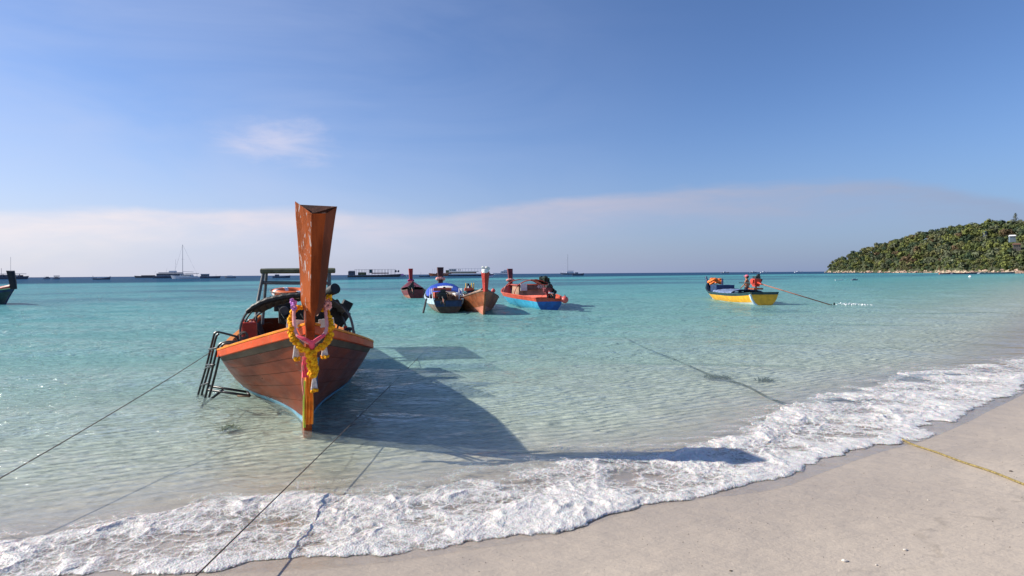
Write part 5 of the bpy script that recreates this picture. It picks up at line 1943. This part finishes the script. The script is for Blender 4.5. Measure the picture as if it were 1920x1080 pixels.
# long double-ended dive boat
r, q, sc, bm_ = far('dive_boat', 'long dark open dive boat with thin flat roof right of the big prow', 653, 748, 519.6, hullm=M_darkwood, hh=4.0, bow='r', group=GF, beam=.14, stripe=M_sg)
fbox(r, q, sc, 666, 741, 504.8, 505.6, bm_ * .9, M_sg, 'roof')
for i in range(13):
    x = lerp(667, 740, i / 12)
    for sy in (-1, 1):
        MB().tube([q(x, 515, sy * bm_ * .36), q(x, 505.4, sy * bm_ * .36)], .11, 5).build('roof_post', M_sd, r)
fbox(r, q, sc, 654, 665, 508.6, 516.0, bm_ * .6, M_sd, 'wheelhouse')
fbox(r, q, sc, 655.5, 664.5, 507.6, 508.5, bm_ * .7, M_sg, 'wheelhouse_roof')
wins(r, q, 655.5, 664, 510, 512, 2, bm_ * .62)
fbox(r, q, sc, 672, 686, 510.5, 516.0, bm_ * .5, M_olive, 'gear_locker')
fbox(r, q, sc, 693, 697.5, 505.6, 512, bm_ * .3, mat('teal_awning', (.03, .14, .16)), 'side_curtain')
fbox(r, q, sc, 698, 728, 511.2, 513.2, bm_ * .6, M_maroon, 'bench')
for x in (742, 747):
    g = MB()
    g.ball(q(x, 508.5), (2.0 * sc, 1.5 * sc, 2.2 * sc), 10, 7, .2)
    g.build('rolled_awning', M_sd, r, True)
r, q, sc, bm_ = far('speedboat', 'white speedboat with purple stern at the right end of the dive boat', 712, 762, 519.2, hullm=M_sw, hh=3.0, bow='l', group=GF, beam=.16, stripe=M_sd)
fbox(r, q, sc, 748, 757, 513.4, 516.2, bm_ * .6, M_purple, 'stern_cover', .8)
r, q, sc, bm_ = far('small_boat', 'tiny dark open boat far behind the maroon longtail boat', 786, 806, 519.0, hullm=M_sd, hh=2.0, group=GF)
MB().tube([q(789, 518), q(789, 510.5)], .08, 5).build('mast', M_sg, r)

# ferry with green awning and people on the upper deck
r, q, sc, bm_ = far('cargo_boat', 'orange hulled cargo boat left of the two dark prows', 806, 846, 517.6, hullm=M_shiporange, hh=4.0, bow='l', group=GF, beam=.2)
fbox(r, q, sc, 818, 846, 511.6, 513.4, bm_ * .7, M_shiporange, 'deckhouse')
fbox(r, q, sc, 836, 842, 506.5, 511.5, bm_ * .4, M_olive, 'funnel_house')
for x in (811, 815, 819):
    MB().tube([q(x, 513), q(x, 504)], .07, 5).build('derrick', M_sg, r)
r, q, sc, bm_ = far('ferry', 'long two deck ferry with olive lower deck and white upper deck behind the red prow', 841, 922, 517.8, 'ferry', hullm=M_sd, hh=2.6, bow='r', group=GF, beam=.16)
rf, qf = r, q
fbox(r, q, sc, 842, 905, 512.9, 515.0, bm_ * .85, M_sw, 'hull_topside')
fbox(r, q, sc, 843, 893, 510.0, 512.7, bm_ * .8, M_olive, 'lower_deckhouse')
fbox(r, q, sc, 842, 897, 508.6, 509.9, bm_ * .9, mat('cream_deck', (.55, .52, .38)), 'upper_deck')
fbox(r, q, sc, 842, 855, 504.6, 508.5, bm_ * .6, M_sw, 'wheelhouse')
wins(r, q, 843, 854, 505.6, 507.2, 3, bm_ * .62)
fbox(r, q, sc, 841, 903, 503.2, 503.8, bm_ * .95, M_sw, 'awning')
for i in range(9):
    x = lerp(856, 902, i / 8)
    MB().tube([q(x, 508.6, -bm_ * .4), q(x, 503.6, -bm_ * .4)], .09, 5).build('awning_post', M_sw, r)
for x in (846, 889):
    fbox(r, q, sc, x, x + 2, 510.4, 512.4, bm_ * .82, M_redcan, 'door')
for i, x in enumerate((855.5, 860, 863.5)):
    v = q(x, 508.6, -bm_ * .30)
    person(Vector(rf.location) + v, 3.0, ['left', 'middle', 'right'][i] + ' one of three tiny people standing on the upper deck of the ferry', 4.2 * sc if 4.2 * sc < 2.0 else 1.8, 'stand', sub=1, capm=M_sd, group='people on the ferry deck')
r, q, sc, bm_ = far('speedboat', 'small white and purple speedboat off the bow of the ferry', 911, 925, 519.6, hullm=M_sw, hh=3.0, bow='r', group=GF, stripe=M_purple)
fbox(r, q, sc, 913, 920, 511.8, 515.6, bm_ * .6, M_sd, 'cabin', .8)
r, q, sc, bm_ = far('motor_yacht', 'sleek white motor yacht left of the rightmost dark red prow', 926, 962, 514.9, 'yacht', hullm=M_sw, hh=2.4, bow='l', group=GF, beam=.2)
fbox(r, q, sc, 938, 960, 508.4, 512.2, bm_ * .7, M_sw, 'superstructure', .85)
wins(r, q, 941, 958, 509.8, 511.0, 5, bm_ * .68)
fbox(r, q, sc, 944, 958, 506.0, 508.2, bm_ * .5, M_sw, 'flybridge', .8)
r, q, sc, bm_ = far('sailing_yacht', 'pale sailing yacht with bare mast and rigging right of the moored cluster', 1052, 1082, 514.9, 'yacht', hullm=M_sg, hh=2.6, bow='l', group=GF)
fbox(r, q, sc, 1062, 1076, 508.8, 512.2, bm_ * .6, M_sw, 'coachroof', .85)
MB().tube([q(1064.5, 512), q(1064.5, 476.5)], [.22, .14], 6).build('mast', M_sg, r)
MB().tube([q(1064.5, 480), q(1054, 512)], .10, 5).build('furled_jib', M_sw, r)
MB().tube([q(1065, 507), q(1076, 507.5)], .16, 6).build('boom', M_sg, r)
r, q, sc, bm_ = far('small_boat', 'small black boat in front of the pale sailing yacht', 1073, 1094, 516.6, hullm=M_sd, hh=2.6, group=GF, sheer=1.8)
fbox(r, q, sc, 1078, 1084, 510.6, 514.2, bm_ * .5, M_sg, 'cabin')
for (x0_, x1_, y_, lb) in ((1352, 1366, 512.3, 'tiny grey boat on the horizon above the orange life vests'), (1406, 1418, 511.9, 'tiny dark boat on the horizon right of the boatman'),
                           (1426, 1440, 511.6, 'tiny white boat on the horizon above the shaft of the yellow boat'), (1490, 1504, 511.0, 'tiny white boat on the horizon nearest the headland tip')):
    r, q, sc, bm_ = far('distant_boat', lb, x0_, x1_, y_, hullm=M_sw if 'white' in lb else M_sg, hh=1.5, group=GF)
    fbox(r, q, sc, x0_ + 4, x0_ + 9, y_ - 2.9, y_ - 1.3, bm_ * .6, M_sw, 'cabin', .8)

# ------------------------------------------------------------------ headland
SH = [(1549, 880), (1562, 820), (1600, 720), (1650, 610), (1700, 520), (1750, 440), (1800, 380), (1850, 335), (1900, 300), (1960, 272), (2100, 232), (2400, 205), (2900, 190)]
RIDGE = [(1549, 506), (1554, 500), (1566, 489), (1599, 476), (1623, 469), (1659, 457), (1679, 452), (1710, 444), (1738, 438), (1774, 432), (1797, 427), (1837, 421), (1861, 417), (1890, 419), (1920, 417), (2000, 402), (2200, 380), (2900, 350)]
SHa, RDa = np.array(SH), np.array(RIDGE)
us = np.concatenate([np.linspace(1549, 1960, 110), np.linspace(1970, 2900, 40)])
vs2 = np.linspace(0, 1, 26)
HX = np.zeros((len(vs2), len(us)))
HY, HZ = HX.copy(), HX.copy()


def head_pt(u, v):
    d0 = np.interp(u, SHa[:, 0], SHa[:, 1])
    dep = np.interp(u, [1549, 1600, 1700, 1900, 2900], [25, 60, 110, 110, 110])
    ry_ = np.interp(u, RDa[:, 0], RDa[:, 1])
    hy = 513.3 - .0072 * (u - 960)
    tree = np.interp(u, [1549, 1566, 1620, 1700, 2900], [2.0, 5.0, 6.0, 6.0, 6.0])
    dr_ = d0 + dep
    H = (hy - ry_) / F * dr_ + HC - tree * 0.9
    H = np.maximum(H, 1.0)
    d = d0 + dep * v
    x = (u - 960) / F * d
    if v <= 1:
        pass
    z = 1.6 * min(1, v / .02) - 1.2 * (v < .001) + (H - 1.6) * (1 - (1 - v) ** 1.35)
    return x, d, z
for i, v in enumerate(vs2):
    for j, u in enumerate(us):
        HX[i, j], HY[i, j], HZ[i, j] = head_pt(u, v)
HZ += (fbm(HX * .05, HY * .05, 4, 3) - .5) * 4 * np.clip(vs2[:, None] * 4, 0, 1)
HZ[0, :] = -1.5
# back slope down to the sea behind
bk = [(1.25, .8), (1.8, .35), (2.4, -.05)]
ex, ey, ez = [], [], []
for f_, hz_ in bk:
    rx, ryy, rz_ = [], [], []
    for u in us:
        x1, y1, z1 = head_pt(u, 1.0)
        x0_, y0_, _ = head_pt(u, 0.0)
        rx.append(x0_ + (x1 - x0_) * f_)
        ryy.append(y0_ + (y1 - y0_) * f_)
        rz_.append(z1 * hz_ if hz_ > 0 else -2)
    ex.append(rx); ey.append(ryy); ez.append(rz_)
HX, HY, HZ = np.vstack([HX, ex]), np.vstack([HY, ey]), np.vstack([HZ, ez])
M_soil = mat('hillside_scrub', (0.045, 0.055, 0.022), rough=.95, var=.4, scale=.05, bump=.4, fleck=(.12, .08, .05), fleck_amt=.4, fleck_scale=.12, bscale=.6)
tag(gridmesh('headland_hill', HX, HY, HZ, M_soil), 'wooded hill of the headland on the right', kind='structure')

LEAF = [mat('leaf_' + n_, c_, rough=.8, var=.35, scale=.35, bump=.0, spec=.15) for n_, c_ in
        (('mid_green', (.080, .100, .036)), ('olive', (.115, .115, .048)), ('dark_green', (.035, .055, .030)), ('yellow_green', (.130, .145, .042)),
         ('brown', (.120, .085, .048)), ('grey_green', (.100, .112, .065)))]
M_bark = mat('grey_bark', (.11, .085, .065), rough=.9, var=.3, scale=1)


def crown_mesh(r, flat=.75, nleaf=230, seed=0, leaf=.55):
    rr = random.Random(seed)
    lobes = [(Vector((rr.uniform(-.5, .5), rr.uniform(-.5, .5), rr.uniform(-.3, .45))) * r, rr.uniform(.38, .62) * r) for _ in range(7)]
    v, f = [], []
    for i in range(nleaf):
        c, lr = rr.choice(lobes)
        n = Vector((rr.gauss(0, 1), rr.gauss(0, 1), rr.gauss(.25, 1))).normalized()
        p = c + n * lr * rr.uniform(.7, 1.06)
        p.z *= flat
        a = n.cross(Vector((rr.gauss(0, 1), rr.gauss(0, 1), rr.gauss(0, 1)))).normalized()
        b = n.cross(a)
        a = (a + n * rr.uniform(-.5, .5)) * leaf * rr.uniform(.6, 1.3)
        b = (b + n * rr.uniform(-.5, .5)) * leaf * rr.uniform(.6, 1.3)
        o = len(v)
        v += [p - a, p - b * .7, p + a, p + b * .7]
        f.append((o, o + 1, o + 2, o + 3))
    return v, f


def tree_proto(k_, r, h, mleaf):
    v, f = crown_mesh(r, .8, 260, 100 + k_)
    me_ = bpy.data.meshes.new('crown')
    me_.from_pydata([(a.x, a.y, a.z + h) for a in v], [], f)
    me_.materials.append(mleaf)
    g = MB()
    g.tube([(0, 0, -1.5), (.1, 0, h * .5), (0, .1, h * .95)], [.28, .2, .1], 6)
    for q in range(4):
        a = q * 1.6 + k_
        g.tube([(0, .03, h * .55), (math.cos(a) * r * .5, math.sin(a) * r * .5, h * .95)], [.12, .05], 5)
    tm = bpy.data.meshes.new('trunk')
    tm.from_pydata(g.v, [], g.f)
    tm.materials.append(M_bark)
    return me_, tm


protos = [tree_proto(i, 3.2 + .35 * (i % 3), 4.0 + .5 * (i % 2), LEAF[i % 6]) for i in range(12)]
def place_tree(u, v, kk_, sc, label, group, name='broadleaf_tree'):
    x, y, z = head_pt(u, v)
    o = bpy.data.objects.new(name, None)
    COL.objects.link(o)
    o.location = (x, y, z + (float(fbm(np.array([x * .05]), np.array([y * .05]), 4, 3)[0]) - .5) * 4)
    o.scale = (sc, sc, sc)
    o.rotation_euler = (0, 0, rnd.uniform(0, 6))
    tag(o, label, 'tree', group)
    for nm, me_ in zip(('crown', 'trunk'), protos[kk_]):
        c = bpy.data.objects.new(nm, me_)
        COL.objects.link(c)
        c.parent = o
    return o
for i in range(46):
    u = 1556 + (i + rnd.uniform(-.3, .3)) * (1935 - 1556) / 46
    place_tree(u, .97 + rnd.uniform(0, .05), rnd.choice([0, 1, 2, 5, 6, 7, 8, 11]), np.interp(u, [1556, 1600, 1700, 1940], [.8, 1.0, 1.1, .8]) * rnd.uniform(.75, 1.25),
               'green tree on the ridge line of the headland against the sky', 'trees on the headland ridge line')
for i in range(40):
    u = 1556 + (i + rnd.uniform(-.3, .3)) * (1945 - 1556) / 40
    place_tree(u, .03 + rnd.uniform(0, .05), rnd.choice([0, 1, 2, 3, 6, 9]), np.interp(u, [1556, 1700, 1940], [1.0, .8, .55]) * rnd.uniform(.8, 1.2),
               'green tree standing just above the shore rocks of the headland', 'trees above the headland rocks')
for u, v, lb in ((1797, .55, 'reddish brown dry tree in the middle of the headland slope'), (1884, .55, 'large reddish brown dry tree left of the white roofed house'), (1682, .30, 'brownish tree low on the headland slope, nearest the point')):
    o = place_tree(u, v, 4, 1.35 if u < 1900 else 1.5, lb, None)
# forest: every other crown in one mass
fv, ff, fm = [], [], []
cm = [crown_mesh(3.1, .85, 150, 300 + i, .62) for i in range(10)]
rf_ = np.random.RandomState(5)
ncr = 0
for i in range(1500):
    u = 1556 + (2100 - 1556) * rf_.rand() ** 0.85
    low = i >= 1050
    v = rf_.uniform(.008, .10) if low else rf_.rand() ** .85
    x, y, z = head_pt(u, v)
    if abs(u - 1899) < 11 and .26 < v < .62:
        continue
    z += (float(fbm(np.array([x * .05]), np.array([y * .05]), 4, 3)[0]) - .5) * 4
    sc = float(np.interp(u, [1556, 1620, 1750, 1960, 2100], [.8, 1.15, 1.05, .85, .8])) * (rf_.uniform(.35, .6) if low else rf_.choice([rf_.uniform(.5, .8), rf_.uniform(.8, 1.2), rf_.uniform(1.1, 1.55)]))
    vv, fcs = cm[rf_.randint(10)]
    a = rf_.rand() * 6.28
    ca, sa = math.cos(a) * sc, math.sin(a) * sc
    o_ = len(fv)
    fv += [(x + q_.x * ca - q_.y * sa, y + q_.x * sa + q_.y * ca, z + (1.6 if low else 3.4) * sc + q_.z * sc) for q_ in vv]
    ff += [tuple(k_ + o_ for k_ in f_) for f_ in fcs]
    patch = float(vn(np.array([x * .035]), np.array([y * .035]), 8)[0])
    mi_ = rf_.choice([0, 1, 2, 3, 5, 0, 3, 2]) if patch < .80 else rf_.choice([4, 1, 5])
    fm += [int(mi_)] * len(fcs)
fme = bpy.data.meshes.new('forest')
fme.from_pydata(fv, [], ff)
for m_ in LEAF:
    fme.materials.append(m_)
fme.polygons.foreach_set('material_index', fm)
fo = bpy.data.objects.new('forest', fme)
COL.objects.link(fo)
tag(fo, 'dense mixed green forest covering the headland slope', kind='stuff')
# casuarina standing above the ridge near the right edge
x, y, z = head_pt(1902, 1.0)
ct = empty('casuarina_tree', (x, y, z), 0, 'feathery tall tree standing above the ridge near the right edge', 'tree')
g = MB()
g.tube([(0, 0, 0), (.1, 0, 6), (0, 0, 12)], [.3, .2, .05], 6)
g.build('trunk', M_bark, ct, True)
vv, fcs = [], []
rr = random.Random(4)
for i in range(420):
    t_ = rr.random() ** .8
    zz = 3.5 + 8.5 * t_
    rad = (1 - t_) * 3.0 + .5
    a = rr.uniform(0, 6.28)
    q_ = rad * rr.uniform(.2, 1)
    p0 = Vector((math.cos(a) * q_, math.sin(a) * q_, zz + q_ * .35))
    d = Vector((math.cos(a) * .35, math.sin(a) * .35, .8)) * rr.uniform(.5, 1.0)
    s_ = Vector((-math.sin(a), math.cos(a), 0)) * .10
    o_ = len(vv)
    vv += [p0 - s_, p0 + s_, p0 + d]
    fcs.append((o_, o_ + 1, o_ + 2))
MB().add(vv, fcs).build('crown', LEAF[5], ct)

# shore boulders
M_rock = mat('pink_granite', (.36, .24, .185), rough=.85, var=.3, scale=.5, bump=.5, fleck=(.16, .12, .10), fleck_amt=.5, fleck_scale=1.2, bscale=3)
M_rock2 = mat('tan_granite', (.42, .33, .24), rough=.85, var=.3, scale=.5, bump=.5, fleck=(.15, .11, .08), fleck_amt=.5, fleck_scale=1.2, bscale=3)
rockm = []
for i in range(8):
    rr = random.Random(50 + i)
    bm = bmesh.new()
    bmesh.ops.create_icosphere(bm, subdivisions=2, radius=1)
    for v_ in bm.verts:
        n_ = v_.co.normalized()
        v_.co = n_ * (.75 + .35 * math.sin(n_.x * 3 + i) * math.cos(n_.y * 2.6 + i * 2) + rr.uniform(-.09, .09))
        v_.co.z *= .75
    me_ = bpy.data.meshes.new('boulder')
    bm.to_mesh(me_)
    bm.free()
    me_.materials.append((M_rock, M_rock2)[i % 2])
    rockm.append(me_)
for i in range(230):
    u = 1545 + (1950 - 1545) * rnd.random()
    v = rnd.uniform(-.02, .035)
    d0 = float(np.interp(u, SHa[:, 0], SHa[:, 1])) + v * 80
    o = bpy.data.objects.new('boulder', rockm[i % 8])
    COL.objects.link(o)
    big1 = rnd.random() < .18
    s_ = rnd.uniform(.7, 1.4) * (1.7 if big1 else 1) * float(np.interp(u, [1545, 1700, 1950], [1.45, 1.1, .75]))
    o.location = ((u - 960) / F * d0, d0, rnd.uniform(0, .5) + max(0, v) * 45)
    o.scale = (s_ * rnd.uniform(.9, 1.6), s_, s_ * rnd.uniform(.7, 1.05))
    o.rotation_euler = (rnd.uniform(-.3, .3), rnd.uniform(-.3, .3), rnd.uniform(0, 6))
    tag(o, 'pinkish granite boulder on the shore of the headland', 'boulder', 'boulders along the headland shore')

# houses on the slope
def house(u, v, wpx, lb, roofm, wallm, zadd=3.0):
    x, y, z = head_pt(u, v)
    k_ = y / F
    h_ = empty('house', (x, y, z + zadd), -.5, lb, 'house')
    w_, d_ = wpx * k_, wpx * k_ * .8
    hh = w_ * .45
    MB().box((0, 0, hh / 2 - 1.2), (w_, d_, hh + 2.4)).build('wall', wallm, h_)
    MB().add([(-w_ * .58, -d_ * .6, hh), (w_ * .58, -d_ * .6, hh), (w_ * .58, d_ * .6, hh), (-w_ * .58, d_ * .6, hh), (-w_ * .45, 0, hh + w_ * .28), (w_ * .45, 0, hh + w_ * .28)],
             [(0, 1, 5, 4), (2, 3, 4, 5), (1, 2, 5), (3, 0, 4), (3, 2, 1, 0)]).build('roof', roofm, h_)
    for i in range(3):
        MB().box((-w_ * .3 + i * w_ * .3, -d_ * .5, hh * .45), (w_ * .14, .1, hh * .4)).build('window', M_glass, h_)
    return h_
house(1897, .42, 9, 'white roofed house among the trees near the right edge', mat('white_roof', (.75, .74, .72)), mat('blue_wall', (.14, .19, .24)), 4.6)
house(1846, .50, 5.5, 'small house with pale blue roof left of the white roofed house', mat('blue_roof', (.20, .42, .50)), M_sg, 6.5)
house(1905, .28, 11, 'brown timber house below the white roofed house', mat('brown_roof', (.16, .09, .06)), M_darkwood, 3.0)

# boats lying along the rocks
for (x0_, x1_, y_, mh, lb) in ((1761, 1783, 514.0, M_salmon, 'small pink and white boat moored by the rocks, leftmost of three'),
                               (1784, 1831, 513.8, M_sd, 'long dark blue boat moored by the rocks, middle of three'),
                               (1834, 1901, 512.9, M_sg, 'long pale edged boat moored by the rocks, rightmost of three')):
    r, q, sc, bm_ = far('moored_boat', lb, x0_, x1_, y_, hullm=mh, hh=2.0, sheer=1.8, group='boats moored along the headland rocks', beam=.14, stripe=M_sw if mh is not M_sd else None)
    MB().box(q((x0_ + x1_) / 2, y_ - 1.4), (2.5, .8, .5)).build('thwart', M_thwart, r)
r, q, sc, bm_ = far('small_boat', 'low white boat with dark engine lying off the headland rocks', 1566, 1580, 525.4, hullm=M_sw, hh=1.1, group='small boats off the headland')
r, q, sc, bm_ = far('small_boat', 'small grey boat with rounded canopy right of the low white boat', 1596, 1608, 525.6, hullm=M_sg, hh=1.6, group='small boats off the headland')
fbox(r, q, sc, 1598, 1605, 522.6, 524.2, bm_ * .8, M_sg, 'canopy', .7)
b = empty('mooring_buoy', W(1819, 519.8), 0, 'tiny white float on the water in front of the headland', 'buoy')
MB().ball((0, 0, .1), .35, 10, 8).build('float', M_white, b, True)

# ------------------------------------------------------------------ ropes, weed, shells
def ropeobj(name, pts, r, m, label, sag=0.0, n=40):
    pts = [Vector(p) for p in pts]
    if len(pts) == 2:
        a_, b_ = pts
        pts = []
        for i in range(n + 1):
            t_ = i / n
            v_ = a_.lerp(b_, t_)
            v_.z -= sag * 4 * t_ * (1 - t_)
            pts.append(v_)
    return tag(MB().tube(pts, r, 8).build(name, m, None, True), label, 'rope')
ra_ = P(401, 656, 8.05)
rb_ = W(0, 885, .32)
ropeobj('mooring_rope', [ra_, ra_ + (rb_ - ra_) * 1.5], .0042, M_rope, 'thin mooring rope running from the left rail of the big boat to the left edge', .05)
ra_ = W(806, 640, .0)
rb_ = P(340, 1080, 2.66)
ropeobj('mooring_rope', [ra_ - (rb_ - ra_) * .12 - Vector((0, 0, .12)), ra_ + (rb_ - ra_) * 1.55], .0048, M_rope, 'thin rope running in front of the big boat down to the bottom edge', .03, 60)
ypx = [(2140, 985), (2020, 948), (1920, 911), (1860, 887), (1800, 867), (1755, 850), (1715, 837), (1692, 826)]
pts = []
for x, y in ypx:
    v_ = ghit(x, y)
    v_.z += .012
    pts.append(v_)
ropeobj('beach_rope', catmull(pts, 8), .0085, M_yrope, 'yellowish rope lying on the wet sand at the right edge')
dpx = [(1520, 774), (1500, 767), (1440, 745), (1395, 722), (1335, 704), (1270, 676), (1210, 652), (1150, 622)]
pts = []
for x, y in dpx:
    v_ = W(x, y, 0.0)
    gz_ = float(ground_z([v_.x], [v_.y])[0])
    v_ = W(x, y, max(gz_ + .02, -.22))
    v_.z = max(gz_ + .02, -.22)
    pts.append(v_)
ropeobj('sunken_rope', catmull(pts, 8), .015, M_darkrope, 'dark rope lying under the clear water in front of the moored boats')


def weed(px, py, n, rx, ry, m, label):
    c = W(px, py, 0)
    gz_ = float(ground_z([c.x], [c.y])[0])
    zz = max(gz_, -.18)
    c = W(px, py, zz)
    g_ = MB()
    for i in range(n):
        a = rnd.uniform(0, 6.28)
        q_ = rnd.random() ** .5
        b_ = c + Vector((math.cos(a) * rx * q_, math.sin(a) * ry * q_, 0))
        d = Vector((rnd.gauss(0, 1), rnd.gauss(0, 1), rnd.uniform(.0, .3))) * .05
        s_ = Vector((-d.y, d.x, 0)).normalized() * .008
        g_.add([b_ - s_, b_ + s_, b_ + d + s_ + Vector((0, 0, .02)), b_ + d * 1.8 + Vector((0, 0, .01)), b_ + d - s_ + Vector((0, 0, .02))], [(0, 1, 2, 3, 4)])
    return tag(g_.build('seaweed_clump', m, None), label, 'seaweed')
M_wd = mat('dark_seaweed', (.025, .045, .02), rough=.7)
M_wg = mat('green_seaweed', (.12, .16, .02), rough=.7)
weed(432, 806, 80, .10, .09, M_wg, 'green tuft of seaweed under the water left of the bow')
weed(1345, 709, 150, .22, .20, M_wd, 'dark seaweed clump caught on the sunken rope')
weed(1432, 714, 70, .13, .10, M_wd, 'small dark seaweed clump right of the sunken rope')

M_shell = mat('broken_shell', (.62, .56, .48), rough=.6, var=.2, scale=30, bump=.1)
M_peb = mat('dark_pebble', (.10, .08, .06), rough=.7, var=.2, scale=30, bump=.1)
for (px, py, s_, lb, m_) in ((1583, 1053, .016, 'largest broken shell on the sand near the bottom edge', M_shell), (1697, 1032, .012, 'pale shell bit on the sand right of the largest shell', M_shell),
                             (1643, 1060, .007, 'smallest pale shell bit on the sand', M_shell), (1370, 1071, .008, 'dark pebble on the sand at the bottom edge', M_peb),
                             (1895, 884, .012, 'dark pebble on the sand beside the yellowish rope', M_peb), (1740, 938, .007, 'pale shell bit on the sand below the yellowish rope', M_shell)):
    v_ = ghit(px, py)
    g_ = MB()
    g_.ball(v_ + Vector((0, 0, s_ * .3)), (s_, s_ * .7, s_ * .45), 8, 5, .35)
    g_.ball(v_ + Vector((s_ * .9, .2 * s_, s_ * .2)), (s_ * .5, s_ * .5, s_ * .3), 7, 5, .4)
    tag(g_.build('shell' if m_ is M_shell else 'pebble', m_, None, True), lb, 'shell' if m_ is M_shell else 'pebble')
# fine shell grit
gv, gf = [], []
for i in range(900):
    x = rnd.uniform(-.6, 5.5)
    y = rnd.uniform(2.4, 7.0)
    if shore_sd(np.array([x]), np.array([y]))[0] > -.7:
        continue
    z = float(ground_z([x], [y])[0])
    s_ = rnd.uniform(.0015, .0045)
    o_ = len(gv)
    gv += [(x - s_, y - s_, z), (x + s_, y - s_ * .6, z), (x, y + s_, z), (x + rnd.uniform(-s_, s_) * .5, y, z + s_)]
    gf += [(o_, o_ + 1, o_ + 3), (o_ + 1, o_ + 2, o_ + 3), (o_ + 2, o_, o_ + 3)]
tag(MB().add(gv, gf).build('shell_grit', M_peb, None), 'fine dark grit scattered on the wet sand', kind='stuff')
